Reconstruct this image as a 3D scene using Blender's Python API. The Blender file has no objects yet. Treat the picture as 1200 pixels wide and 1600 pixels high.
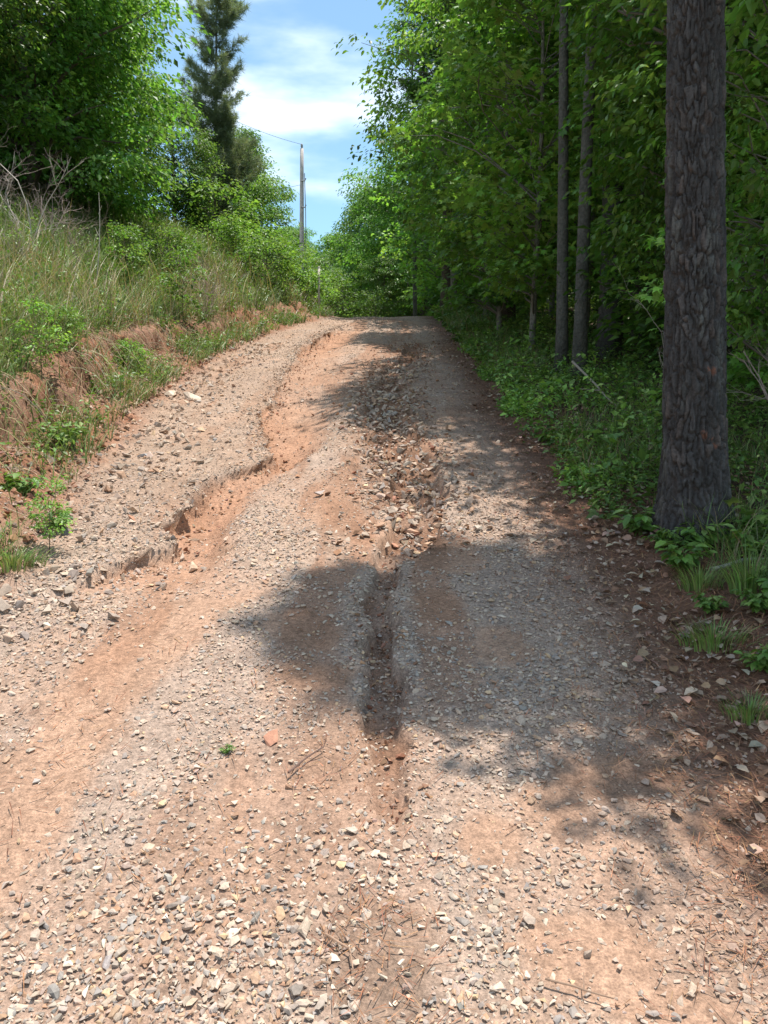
import bpy, bmesh, math, random
import numpy as np
from mathutils import Vector, Matrix, Euler

R = math.radians
scn = bpy.context.scene
COL = scn.collection

# ------------------------------------------------------------------ camera, sky, sun, exposure
cam_d = bpy.data.cameras.new('camera')
cam = bpy.data.objects.new('camera', cam_d)
COL.objects.link(cam)
cam.location = (0, 0, 1.6)
cam.rotation_euler = (R(90 - 5.5), 0, 0)
cam_d.sensor_fit = 'VERTICAL'
cam_d.sensor_height = 36
cam_d.lens = 36 * 1250 / 1600
cam_d.clip_start = 0.05
cam_d.clip_end = 3000
scn.camera = cam

SUN_EL, SUN_AZ = 79.0, 55.0          # degrees; azimuth to the right of straight ahead
world = bpy.data.worlds.new('World')
scn.world = world
world.use_nodes = True
nt = world.node_tree
nt.nodes.clear()
w_out = nt.nodes.new('ShaderNodeOutputWorld')
w_bg = nt.nodes.new('ShaderNodeBackground')
w_bg.inputs['Strength'].default_value = 0.135
w_sky = nt.nodes.new('ShaderNodeTexSky')
w_sky.sky_type = 'NISHITA'
w_sky.sun_disc = False
w_sky.sun_elevation = R(SUN_EL)
w_sky.sun_rotation = R(SUN_AZ)
w_sky.air_density = 1.0
w_sky.dust_density = 0.1
w_sky.ozone_density = 2.0
w_tc = nt.nodes.new('ShaderNodeTexCoord')
w_map = nt.nodes.new('ShaderNodeMapping')
w_map.inputs['Scale'].default_value = (1.6, 1.6, 5.5)
w_map.inputs['Location'].default_value = (0.35, 0.2, 0.42)
w_n = nt.nodes.new('ShaderNodeTexNoise')
w_n.inputs['Scale'].default_value = 1.7
w_n.inputs['Detail'].default_value = 6
w_n.inputs['Roughness'].default_value = 0.5
w_r = nt.nodes.new('ShaderNodeMapRange')
w_r.inputs['From Min'].default_value = 0.44
w_r.inputs['From Max'].default_value = 0.69
w_r.inputs['To Min'].default_value = 0.06
w_r.inputs['To Max'].default_value = 0.85
w_r.interpolation_type = 'SMOOTHSTEP'
w_tint = nt.nodes.new('ShaderNodeMix')
w_tint.data_type = 'RGBA'
w_tint.blend_type = 'MULTIPLY'
w_tint.inputs['Factor'].default_value = 1.0
w_tint.inputs['B'].default_value = (0.86, 1.08, 1.03, 1)
w_mix = nt.nodes.new('ShaderNodeMix')
w_mix.data_type = 'RGBA'
w_mix.inputs['B'].default_value = (8.6, 9.1, 9.5, 1)
for a, b in ((w_tc.outputs['Generated'], w_map.inputs['Vector']), (w_map.outputs['Vector'], w_n.inputs['Vector']),
             (w_n.outputs['Fac'], w_r.inputs['Value']), (w_r.outputs['Result'], w_mix.inputs['Factor']),
             (w_sky.outputs['Color'], w_tint.inputs['A']), (w_tint.outputs['Result'], w_mix.inputs['A']), (w_mix.outputs['Result'], w_bg.inputs['Color']),
             (w_bg.outputs['Background'], w_out.inputs['Surface'])):
    nt.links.new(a, b)

sun_d = bpy.data.lights.new('sun', 'SUN')
sun_d.energy = 4.6
sun_d.angle = R(0.55)
sun_d.color = (1.0, 0.95, 0.87)
sun = bpy.data.objects.new('sun', sun_d)
COL.objects.link(sun)
to_sun = Vector((math.sin(R(SUN_AZ)) * math.cos(R(SUN_EL)), math.cos(R(SUN_AZ)) * math.cos(R(SUN_EL)), math.sin(R(SUN_EL))))
sun.rotation_euler = to_sun.to_track_quat('Z', 'Y').to_euler()
sun.location = (0, 0, 60)

vs = scn.view_settings
vs.view_transform = 'Standard'
vs.look = 'None'
vs.gamma = 1
vs.exposure = 0.62
vs.use_curve_mapping = False
scn.cycles.max_bounces = 7
scn.cycles.diffuse_bounces = 4
scn.cycles.glossy_bounces = 2
scn.cycles.transmission_bounces = 4
scn.cycles.transparent_max_bounces = 4

# ------------------------------------------------------------------ numeric helpers
#TERRAIN_BEGIN
_NG = {}
def vnoise(x, y, seed=0):
    if seed not in _NG: _NG[seed] = np.random.RandomState(1000 + seed).rand(128, 128)
    g = _NG[seed]
    xi = np.floor(x).astype(int); yi = np.floor(y).astype(int)
    fx = x - xi; fy = y - yi
    fx = fx * fx * (3 - 2 * fx); fy = fy * fy * (3 - 2 * fy)
    a = g[xi % 128, yi % 128]; b = g[(xi + 1) % 128, yi % 128]
    c = g[xi % 128, (yi + 1) % 128]; d = g[(xi + 1) % 128, (yi + 1) % 128]
    return (a * (1 - fx) + b * fx) * (1 - fy) + (c * (1 - fx) + d * fx) * fy

def fbm(x, y, seed=0, octv=4, rough=0.5):
    x = np.asarray(x, float); y = np.asarray(y, float)
    s = 0; amp = 1; tot = 0
    for o in range(octv):
        s = s + amp * vnoise(x * 2 ** o + 13.7 * o, y * 2 ** o + 5.1 * o, seed + o)
        tot += amp; amp *= rough
    return s / tot - 0.5            # about -0.35 .. 0.35

def sstep(a, b, x):
    t = np.clip((x - a) / (b - a), 0, 1)
    return t * t * (3 - 2 * t)

GRADE = 0.2186
_yy = np.concatenate([[-400, -40, 0, 19.5], np.linspace(19.6, 29, 60), [60, 120, 700]])
_sl = np.interp(_yy, [-400, -40, -1, 19.5, 29, 60, 120, 700], [0, 0.02, GRADE, GRADE, 0.03, 0.05, 0.05, 0.03])
_zz = np.concatenate([[0], np.cumsum(np.diff(_yy) * 0.5 * (_sl[1:] + _sl[:-1]))])
_zz = _zz - np.interp(0, _yy, _zz)
def base_z(y): return np.interp(y, _yy, _zz)

def toe_x(y):
    return np.interp(y, [-5, 2, 4, 5.2, 8.3, 12.3, 17, 20, 23, 30, 60], [-2.0, -1.85, -1.7, -1.9, -2.3, -2.46, -2.1, -1.5, -1.3, -1.5, -2.5])
def right_x(y):
    return np.interp(y, [-5, 2.6, 5, 20, 24, 30, 60], [1.35, 1.32, 1.27, 1.4, 1.4, 1.1, 2.0]) + 0.12 * fbm(y * 1.3, y * 0 + 3, 71, 3)
LEDGE = np.array([(-1.72, 3.3), (-1.59, 3.84), (-1.47, 4.12), (-1.27, 4.5), (-1.37, 5.08), (-1.3, 5.58), (-1.1, 6.0), (-0.92, 6.38), (-1.1, 7.05), (-1.32, 8.37), (-1.29, 9.33), (-1.37, 10.81), (-1.45, 14.16), (-1.29, 16.42), (-1.01, 18.31), (-0.8, 20)])
GULR = np.array([(-0.45, 3.3), (-0.52, 3.8), (-0.7, 4.21), (-0.76, 4.72), (-0.75, 5.5), (-0.6, 6.19), (-0.48, 6.82), (-0.44, 7.88), (-0.55, 9.33), (-0.54, 11.41), (-0.46, 14.67), (-0.28, 17.83), (-0.3, 20)])
GULD = np.array([(0, 3.6), (0.06, 4.0), (0.11, 4.45), (0.17, 5.0), (0.15, 5.5), (0.075, 5.95), (0.08, 6.2), (0.14, 6.5), (0.19, 6.9), (0.12, 7.6), (0.09, 8.3), (0.06, 9), (0.055, 10), (0.06, 13), (0.10, 14.5), (0.14, 16), (0.12, 17), (0.03, 18.3), (0, 19.5)])
RUT = np.array([(0.02, 2.1), (0.0, 2.47), (0.0, 2.84), (-0.01, 3.23), (-0.03, 3.66), (0.0, 4.04), (0.15, 4.72), (0.26, 5.5), (0.11, 6.82), (0.0, 8.2), (0.08, 10.27), (0.41, 12.84), (0.5, 15)])
RUTW = np.array([(0.04, 2.1), (0.055, 2.5), (0.065, 2.9), (0.068, 3.6), (0.075, 4.04), (0.17, 4.72), (0.2, 5.5), (0.22, 6.82), (0.2, 8.2), (0.18, 10.3), (0.14, 13)])
RUTD = np.array([(0, 2.12), (0.03, 2.3), (0.045, 2.7), (0.09, 2.95), (0.10, 3.6), (0.06, 3.95), (0.09, 4.72), (0.08, 5.5), (0.07, 6.82), (0.07, 8.2), (0.06, 10), (0.04, 13), (0, 16)])
def ip(tab, y): return np.interp(y, tab[:, 1], tab[:, 0])

def ledge_x(x, y):
    return ip(LEDGE, y) + 0.18 * fbm(x * 0.8, y * 3.1, 5, 4, 0.65) + 0.14 * fbm(x * 6, y * 10, 6, 3, 0.6)
def gully(x, y):
    """depth below the road surface and a 0..1 'inside the washout' mask"""
    xl = ledge_x(x, y)
    xr = ip(GULR, y) + 0.2 * fbm(x, y * 1.7, 8, 3)
    t = (x - xl) / np.maximum(xr - xl, 0.1)
    drop = sstep(-0.012, 0.03 + 0.16 * (0.2 + fbm(x * 0.5, y * 2.9, 9, 3)).clip(0, 0.5), x - xl)
    fill = 1 - sstep(0.35, 1.0, t)
    d = ip(GULD, y) * drop * (0.25 * fill + 0.75 * (1 - sstep(0.4, 1.0, t)))
    m = drop * (1 - sstep(0.6, 1.05, t)) * sstep(0.0, 0.09, ip(GULD, y)) * (1.05 + 1.3 * fbm(x * 3.2, y * 1.8, 10, 4, 0.6)).clip(0.3, 1)
    return d, m

def rut(x, y):
    jag = 0.10 * fbm(x * 0.7, y * 4, 15, 3, 0.6) * np.clip(y / 4, 0.5, 2) + 0.09 * fbm(x * 9, y * 13, 17, 3, 0.7)
    c = ip(RUT, y) + jag
    wdt = ip(RUTW, y) * (1 + 0.7 * fbm(y * 2.2, y * 0, 16, 2))
    a = np.abs(x - c) / wdt
    m = (1 - sstep(0.82, 1.08, a)) * sstep(0, 0.03, ip(RUTD, y))
    brk = (0.55 + 1.9 * (fbm(x * 0.4, y * 1.9, 18, 3) + 0.12)).clip(0.55, 1.0)
    return 1.3 * ip(RUTD, y) * m * brk, m * (0.5 + 0.5 * brk)

def bank_h(x, y):
    d = toe_x(y) - x + 0.25 * fbm(x * 0.9, y * 0.9, 21, 3)
    cut = np.interp(y, [3, 4.5, 8, 12, 15, 20, 30], [0.55, 0.95, 1.0, 0.8, 0.55, 0.4, 0.3])
    jag = 0.5 * fbm(x * 1.6, y * 2.2, 22, 4, 0.6)
    dd = d + jag * sstep(0.25, 0.8, d)
    h = 0.22 * sstep(-0.1, 0.75, dd) * cut + 0.36 * sstep(0.66, 0.9, dd) * cut
    h = h + np.interp(d, [0, 0.8, 1.5, 3, 6, 12, 30, 200], [0, 0.02, 0.40, 1.32, 2.6, 3.9, 6.0, 12.0])
    return np.where(d > -0.1, h, 0), d, dd

def ground_z(x, y):
    x = np.asarray(x, float); y = np.asarray(y, float)
    z = base_z(y)
    on_road = sstep(toe_x(y) - 0.3, toe_x(y) + 0.2, x) * (1 - sstep(right_x(y) - 0.1, right_x(y) + 0.3, x))
    near = sstep(0, 2, y) * (1 - sstep(24, 30, y))
    gd, gm = gully(x, y)
    rd, rm = rut(x, y)
    bh, d, dd = bank_h(x, y)
    z = z + bh
    # right-hand shoulder and forest floor
    r = x - right_x(y)
    z = z + np.where(r > -0.1, 0.10 * sstep(-0.1, 0.6, r) + 0.05 * np.clip(r, 0, 60) + 0.10 * fbm(x * 0.7, y * 0.7, 31, 3) * sstep(0, 1, r), 0)
    # worn wheel tracks, heaps along the middle, small relief
    z = z - near * on_road * gd - near * rd
    z = z + on_road * (0.09 * fbm(x * 0.8, y * 0.35, 41, 3) + 0.035 * fbm(x * 2.6, y * 2.6, 42, 4, 0.6) * sstep(1.0, 3, y))
    lump = np.exp(-((x - ip(RUT, y) + 0.02) / 0.28) ** 2) * sstep(4.6, 5.6, y) * (1 - sstep(11, 14, y))
    z = z + lump * (0.20 * fbm(x * 5, y * 3.5, 44, 5, 0.7) + 0.03)
    ridge = np.exp(-((x + 0.35) / 0.16) ** 2) * sstep(4.4, 5.5, y) * (1 - sstep(8.5, 11, y))
    z = z + 0.05 * ridge
    bare = np.clip(gm + rm, 0, 1)
    z = z + bare * near * (0.065 * fbm(x * 9, y * 3.2, 46, 4, 0.65))
    z = z + 0.010 * fbm(x * 22, y * 22, 47, 3, 0.6) * near
    z = z + sstep(0.0, 0.5, d) * (0.26 * fbm(x * 2.6, y * 2.6, 48, 5, 0.7) + 0.07 * fbm(x * 11, y * 11, 50, 3, 0.6)) * near
    far = sstep(30, 70, np.hypot(x, y))
    z = z + far * 3.0 * fbm(x * 0.03, y * 0.03, 49, 3)
    return z
def gz(x, y): return float(ground_z(np.array([x]), np.array([y]))[0])
#TERRAIN_END

def mesh_from(name, V, F, mat=None, col=None, smooth=False):
    """F: (n,k) array or list of such arrays"""
    if not isinstance(F, list): F = [F]
    F = [np.asarray(f, np.int32) for f in F if len(f)]
    me = bpy.data.meshes.new(name)
    V = np.asarray(V, np.float32)
    me.vertices.add(len(V)); me.vertices.foreach_set('co', V.ravel())
    nl = sum(f.size for f in F); nf = sum(len(f) for f in F)
    me.loops.add(nl); me.loops.foreach_set('vertex_index', np.concatenate([f.ravel() for f in F]))
    me.polygons.add(nf)
    tot = np.concatenate([np.full(len(f), f.shape[1], np.int32) for f in F])
    st = np.concatenate([[0], np.cumsum(tot)[:-1]]).astype(np.int32)
    me.polygons.foreach_set('loop_start', st)
    me.polygons.foreach_set('loop_total', tot)
    me.polygons.foreach_set('use_smooth', np.full(nf, smooth, bool))
    if col is not None:
        ca = me.color_attributes.new('Col', 'FLOAT_COLOR', 'POINT')
        c4 = np.ones((len(V), 4), np.float32); c4[:, :3] = col
        ca.data.foreach_set('color', c4.ravel())
    me.update(calc_edges=True)
    if mat: me.materials.append(mat)
    return me

def ob(name, me, parent=None, loc=None):
    o = bpy.data.objects.new(name, me)
    COL.objects.link(o)
    if parent: o.parent = parent
    if loc is not None: o.location = loc
    return o

def tag(o, label=None, cat=None, group=None, kind=None):
    if label: o['label'] = label
    if cat: o['category'] = cat
    if group: o['group'] = group
    if kind: o['kind'] = kind
    return o

class MB:
    """collects triangles with per-vertex colour"""
    def __init__(s): s.V = []; s.F = []; s.C = []; s.n = 0
    def add(s, V, F, C):
        V = np.asarray(V, float); F = np.asarray(F, int)
        C = np.asarray(C, float)
        if C.ndim == 1: C = np.tile(C, (len(V), 1))
        s.V.append(V); s.F.append(F + s.n); s.C.append(C); s.n += len(V)
    def mesh(s, name, mat, smooth=False):
        return mesh_from(name, np.concatenate(s.V), np.concatenate(s.F), mat, np.concatenate(s.C), smooth)
    def tube(s, P, rad, sides=5, C=(1, 1, 1), cap=True):
        P = np.asarray(P, float); n = len(P)
        rad = np.broadcast_to(np.asarray(rad, float), (n,))
        T = np.gradient(P, axis=0); T /= np.linalg.norm(T, axis=1)[:, None] + 1e-9
        ref = np.where(np.abs(T[:, 2:3]) > 0.9, np.array([[1.0, 0, 0]]), np.array([[0, 0, 1.0]]))
        if abs(T[:, 2]).mean() > 0.7: ref = np.tile([[1.0, 0.01, 0]], (n, 1))
        else: ref = np.tile([[0.01, 0.02, 1.0]], (n, 1))
        A = np.cross(T, ref); A /= np.linalg.norm(A, axis=1)[:, None] + 1e-9
        B = np.cross(T, A)
        th = np.arange(sides) * 2 * np.pi / sides
        V = P[:, None, :] + rad[:, None, None] * (np.cos(th)[None, :, None] * A[:, None, :] + np.sin(th)[None, :, None] * B[:, None, :])
        i, j = np.meshgrid(np.arange(n - 1), np.arange(sides), indexing='ij')
        a = i * sides + j; b = i * sides + (j + 1) % sides; c = a + sides; d = b + sides
        F = np.concatenate([np.stack([a, b, d], -1).reshape(-1, 3), np.stack([a, d, c], -1).reshape(-1, 3)])
        V = V.reshape(-1, 3)
        if cap:
            V = np.vstack([V, P[-1:], P[:1]])
            k = n * sides
            e = (n - 1) * sides + np.arange(sides); e2 = (n - 1) * sides + (np.arange(sides) + 1) % sides
            F = np.concatenate([F, np.stack([e, e2, np.full(sides, k)], -1),
                                np.stack([(np.arange(sides) + 1) % sides, np.arange(sides), np.full(sides, k + 1)], -1)])
        s.add(V, F, C)

# leaf outlines: x across, y along, z up
KITE = (np.array([(0, 0, 0), (-0.30, 0.45, 0.07), (0, 1, -0.08), (0.30, 0.45, 0.07)], float), np.array([(0, 2, 1), (0, 3, 2)]))
OVAL = (np.array([(0, 0, 0), (0, 0.5, -0.02), (0, 1, -0.14), (-0.24, 0.25, 0.06), (-0.25, 0.62, 0.03), (0.24, 0.25, 0.06), (0.25, 0.62, 0.03)], float),
        np.array([(0, 1, 3), (1, 4, 3), (1, 2, 4), (0, 5, 1), (1, 5, 6), (1, 6, 2)]))
MAPLE = (np.array([(0, 0, 0), (-0.42, 0.12, 0.03), (-0.22, 0.38, 0.04), (-0.5, 0.72, -0.02), (-0.16, 0.66, 0.03), (0, 1.05, -0.1), (0.16, 0.66, 0.03), (0.5, 0.72, -0.02), (0.22, 0.38, 0.04), (0.42, 0.12, 0.03)], float),
         np.array([(0, 2, 1), (0, 4, 2), (2, 4, 3), (0, 6, 4), (4, 6, 5), (0, 8, 6), (6, 8, 7), (0, 9, 8)]))

def rot_yxz(yaw, pitch, roll):
    """leaf frame: roll about its length, pitch (up +), then yaw; leaf points along +y"""
    cy, sy, cp, sp, cr, sr = np.cos(yaw), np.sin(yaw), np.cos(pitch), np.sin(pitch), np.cos(roll), np.sin(roll)
    z = np.zeros_like(yaw); o = np.ones_like(yaw)
    Ry = np.stack([np.stack([cr, z, sr], -1), np.stack([z, o, z], -1), np.stack([-sr, z, cr], -1)], -2)
    Rx = np.stack([np.stack([o, z, z], -1), np.stack([z, cp, -sp], -1), np.stack([z, sp, cp], -1)], -2)
    Rz = np.stack([np.stack([cy, -sy, z], -1), np.stack([sy, cy, z], -1), np.stack([z, z, o], -1)], -2)
    return Rz @ Rx @ Ry

def scatter(mb, tmpl, P, M, S, C):
    """copies of a template at P with frames M, sizes S (n,) or (n,3), colours C (n,3)"""
    TV, TF = tmpl
    S = np.asarray(S, float)
    if S.ndim == 1: S = np.repeat(S[:, None], 3, 1)
    V = np.einsum('nij,nkj->nki', M, TV[None] * S[:, None, :]) + P[:, None, :]
    n, k = len(P), len(TV)
    F = (TF[None] + (np.arange(n) * k)[:, None, None]).reshape(-1, 3)
    mb.add(V.reshape(-1, 3), F, np.repeat(np.asarray(C, float), k, 0))

def blades(mb, P, H, yaw, bend, W, C, segs=3):
    """curved tapering grass blades"""
    n = len(P)
    t = np.linspace(0, 1, segs + 1)
    D = np.stack([np.cos(yaw), np.sin(yaw), np.zeros(n)], -1)
    A = np.stack([-np.sin(yaw + 0.6), np.cos(yaw + 0.6), np.zeros(n)], -1)
    ctr = P[:, None, :] + (H[:, None] * (t - 0.35 * np.clip(bend, 0, 1.2)[:, None] * t ** 2.5))[..., None] * np.array([0, 0, 1.0]) + (H * bend)[:, None, None] * (t ** 1.8)[None, :, None] * D[:, None, :]
    w = W[:, None] * (1 - t[None, :] ** 1.5)
    Lv = ctr[:, :-1] - A[:, None, :] * w[:, :-1, None]
    Rv = ctr[:, :-1] + A[:, None, :] * w[:, :-1, None]
    V = np.concatenate([np.stack([Lv, Rv], 2).reshape(n, -1, 3), ctr[:, -1:]], 1)
    F = []
    for i in range(segs - 1):
        a = 2 * i
        F += [(a, a + 1, a + 3), (a, a + 3, a + 2)]
    F.append((2 * segs - 2, 2 * segs - 1, 2 * segs))
    k = 2 * segs + 1
    F = (np.array(F)[None] + (np.arange(n) * k)[:, None, None]).reshape(-1, 3)
    mb.add(V.reshape(-1, 3), F, np.repeat(C, k, 0))

def vary(rng, base, n, dv=0.25, dh=0.1):
    base = np.asarray(base, float)
    if base.ndim == 1: base = np.tile(base, (n, 1))
    c = base * (1 + dv * rng.randn(n, 1)) * (1 + dh * rng.randn(n, 3))
    return np.clip(c, 0.008, 0.85)

# ------------------------------------------------------------------ materials
def new_mat(name):
    m = bpy.data.materials.new(name); m.use_nodes = True
    m.node_tree.nodes.clear()
    return m, m.node_tree.nodes, m.node_tree.links

def mixmul(N, L, a, b, fac=1.0, mode='MULTIPLY'):
    x = N.new('ShaderNodeMix'); x.data_type = 'RGBA'; x.blend_type = mode
    x.inputs['Factor'].default_value = fac
    L.new(a, x.inputs['A']); L.new(b, x.inputs['B'])
    return x.outputs['Result']

def noise_val(N, L, scale, lo, hi, detail=4, rough=0.6, f0=0.3, f1=0.7, coord=None):
    n = N.new('ShaderNodeTexNoise'); n.inputs['Scale'].default_value = scale
    n.inputs['Detail'].default_value = detail; n.inputs['Roughness'].default_value = rough
    if coord is not None: L.new(coord, n.inputs['Vector'])
    r = N.new('ShaderNodeMapRange')
    r.inputs['From Min'].default_value = f0; r.inputs['From Max'].default_value = f1
    r.inputs['To Min'].default_value = lo; r.inputs['To Max'].default_value = hi
    L.new(n.outputs['Fac'], r.inputs['Value'])
    return r.outputs['Result'], n

def surface_mat(name, rough=0.95, bump=0.4, bscale=90, var=((14, 0.75, 1.2), (120, 0.7, 1.25)), dist=0.01, colour=None, spec=0.25):
    m, N, L = new_mat(name)
    out = N.new('ShaderNodeOutputMaterial'); p = N.new('ShaderNodeBsdfPrincipled')
    p.inputs['Roughness'].default_value = rough
    p.inputs['Specular IOR Level'].default_value = spec
    tc = N.new('ShaderNodeTexCoord')
    if colour is None:
        a = N.new('ShaderNodeAttribute'); a.attribute_name = 'Col'; c = a.outputs['Color']
    else:
        a = N.new('ShaderNodeRGB'); a.outputs[0].default_value = (*colour, 1); c = a.outputs[0]
    for s, lo, hi in var:
        v, _ = noise_val(N, L, s, lo, hi, coord=tc.outputs['Object'])
        c = mixmul(N, L, c, v)
    L.new(c, p.inputs['Base Color'])
    if bump:
        n = N.new('ShaderNodeTexNoise'); n.inputs['Scale'].default_value = bscale; n.inputs['Detail'].default_value = 5
        n.inputs['Roughness'].default_value = 0.65
        L.new(tc.outputs['Object'], n.inputs['Vector'])
        b = N.new('ShaderNodeBump'); b.inputs['Strength'].default_value = bump; b.inputs['Distance'].default_value = dist
        L.new(n.outputs['Fac'], b.inputs['Height']); L.new(b.outputs['Normal'], p.inputs['Normal'])
    L.new(p.outputs['BSDF'], out.inputs['Surface'])
    return m

def leaf_mat(name, trans=0.45, rough=0.45, objvar=0.35, spec=0.4):
    m, N, L = new_mat(name)
    out = N.new('ShaderNodeOutputMaterial'); p = N.new('ShaderNodeBsdfPrincipled')
    p.inputs['Roughness'].default_value = rough
    p.inputs['Specular IOR Level'].default_value = spec
    a = N.new('ShaderNodeAttribute'); a.attribute_name = 'Col'
    oi = N.new('ShaderNodeObjectInfo')
    r = N.new('ShaderNodeMapRange'); r.inputs['To Min'].default_value = 1 - objvar; r.inputs['To Max'].default_value = 1 + objvar
    L.new(oi.outputs['Random'], r.inputs['Value'])
    c = mixmul(N, L, a.outputs['Color'], r.outputs['Result'])
    t = N.new('ShaderNodeBsdfTranslucent')
    tint = N.new('ShaderNodeRGB'); tint.outputs[0].default_value = (1.25, 1.28, 0.62, 1)
    ct = mixmul(N, L, c, tint.outputs[0])
    L.new(c, p.inputs['Base Color']); L.new(ct, t.inputs['Color'])
    mx = N.new('ShaderNodeMixShader'); mx.inputs['Fac'].default_value = trans
    L.new(p.outputs['BSDF'], mx.inputs[1]); L.new(t.outputs['BSDF'], mx.inputs[2])
    L.new(mx.outputs['Shader'], out.inputs['Surface'])
    return m

M_soil = surface_mat('soil', bump=0.85, bscale=75, dist=0.014, var=((5, 0.82, 1.18), (45, 0.66, 1.3), (150, 0.68, 1.32)))
M_stone = surface_mat('gravel_stone', rough=0.85, bump=0.25, bscale=160, dist=0.004, var=((60, 0.82, 1.15),))
M_leaf = leaf_mat('green_leaves')
M_weed = leaf_mat('weed_leaves', trans=0.3, objvar=0.0)
M_needle = leaf_mat('pine_needles', trans=0.42, rough=0.55, objvar=0.2)
M_dry = surface_mat('dry_plant', rough=0.9, bump=0, var=((30, 0.8, 1.2),))
M_bark = surface_mat('bark', rough=0.95, bump=1.0, bscale=26, dist=0.03, var=((4, 0.7, 1.3), (30, 0.65, 1.35)))
M_pinebark = surface_mat('pine_bark', rough=0.95, bump=0.6, bscale=110, dist=0.006, var=((9, 0.75, 1.25), (90, 0.7, 1.3)))
M_twig = surface_mat('twig_bark', rough=0.9, bump=0.3, bscale=150, dist=0.003, var=((50, 0.75, 1.25),))

# ------------------------------------------------------------------ terrain: driveway, bank, forest floor
xs = np.concatenate([-np.geomspace(260, 3.6, 46), np.arange(-3.45, 2.35, 0.0185), np.geomspace(2.45, 260, 46)])
yr = [0.6]
while yr[-1] < 27: yr.append(yr[-1] + max(0.0115, 0.006 * yr[-1]))
ys = np.concatenate([-np.geomspace(90, 0.5, 16), [-0.1, 0.3], yr, np.geomspace(27.6, 520, 50)])
X, Y = np.meshgrid(xs, ys)
Z = ground_z(X, Y)
def ledge_shift(x, y):
    """how far the undercut lip of the washout leans out over the hollow"""
    q = x - ledge_x(x, y)
    amt = np.clip(ip(GULD, y) * 0.7, 0, 0.1) * (0.25 + 2.4 * fbm(x, y * 3.7, 7, 4, 0.6)).clip(0.0, 1.0)
    return amt * np.where(q <= 0.006, np.exp(-np.clip(-q, 0, 9) / 0.22), 0) - 0.35 * amt * np.where((q > 0.02) & (q < 0.3), 1 - q / 0.3, 0)
CLAY = np.array([0.37, 0.198, 0.12]); PALE = np.array([0.42, 0.295, 0.215]); FINES = np.array([0.36, 0.262, 0.203])
NEED = np.array([0.15, 0.072, 0.043]); HUMUS = np.array([0.075, 0.05, 0.032]); TURF = np.array([0.15, 0.125, 0.06]); REDC = np.array([0.27, 0.125, 0.07])

def blob(x, y, cx, cy, rx, ry, seed):
    q = ((x - cx) / rx) ** 2 + ((y - cy) / ry) ** 2 + 1.6 * fbm(x * 4, y * 4, seed, 3)
    return 1 - sstep(0.5, 1.3, q)
PATCHES = [(0.5, 2.27, 0.14, 0.16), (0.74, 2.42, 0.2, 0.12), (0.47, 1.78, 0.16, 0.12), (0.3, 2.15, 0.1, 0.1), (0.62, 1.62, 0.16, 0.08),
           (0.95, 2.2, 0.16, 0.1), (-0.28, 3.05, 0.2, 0.12), (-0.35, 3.45, 0.2, 0.2), (0.25, 3.75, 0.15, 0.2), (0.5, 3.3, 0.14, 0.2), (0.35, 4.4, 0.2, 0.3), (-0.3, 5.0, 0.2, 0.3), (-0.1, 4.75, 0.2, 0.25)]
def band_left(x, y):
    c = np.interp(y, [1.2, 2.2, 2.8, 3.17, 3.59, 3.9], [-1.05, -1.08, -1.06, -1.02, -0.9, -0.72])
    wd = np.interp(y, [1.2, 1.9, 2.4, 3.2, 3.8], [0.03, 0.10, 0.19, 0.2, 0.25])
    a = np.abs(x - c + 0.2 * fbm(x * 3, y * 3, 61, 3)) / wd
    return (1 - sstep(0.6, 1.25, a)) * sstep(1.4, 2.2, y) * (1 - sstep(3.7, 4.1, y))
def brown_mid(x, y):
    return np.clip(blob(x, y, -0.02, 1.78, 0.16, 0.22, 62) + blob(x, y, -0.2, 2.5, 0.12, 0.2, 63) * 0.7, 0, 1)
def masks(x, y):
    _, gm = gully(x, y); _, rm = rut(x, y)
    bl = band_left(x, y)
    pt = np.zeros_like(x)
    for i, (cx, cy, rx, ry) in enumerate(PATCHES): pt = np.maximum(pt, blob(x, y, cx, cy, rx, ry, 80 + i))
    natural = sstep(0.03, 0.16, fbm(x * 1.7, y * 1.1, 64, 4)) * 0.8
    bh, d, dd = bank_h(x, y)
    r = x - right_x(y)
    need = sstep(-0.65, -0.08, r + 0.3 * fbm(x * 2, y * 2, 65, 3))
    return gm, rm, bl, pt, natural, d, dd, r, need
def streaks(x, y):
    return sstep(0.04, 0.17, fbm(x * 3.6 + 0.3 * fbm(x * 2, y * 2, 98, 2), y * 0.55, 97, 4, 0.55)) * sstep(1.4, 2.4, y) * (1 - sstep(0.5, 0.9, x)) * (1 - sstep(20, 24, y))
def mixc(c, k, w): return c * (1 - w[..., None]) + np.asarray(k) * w[..., None]
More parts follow.
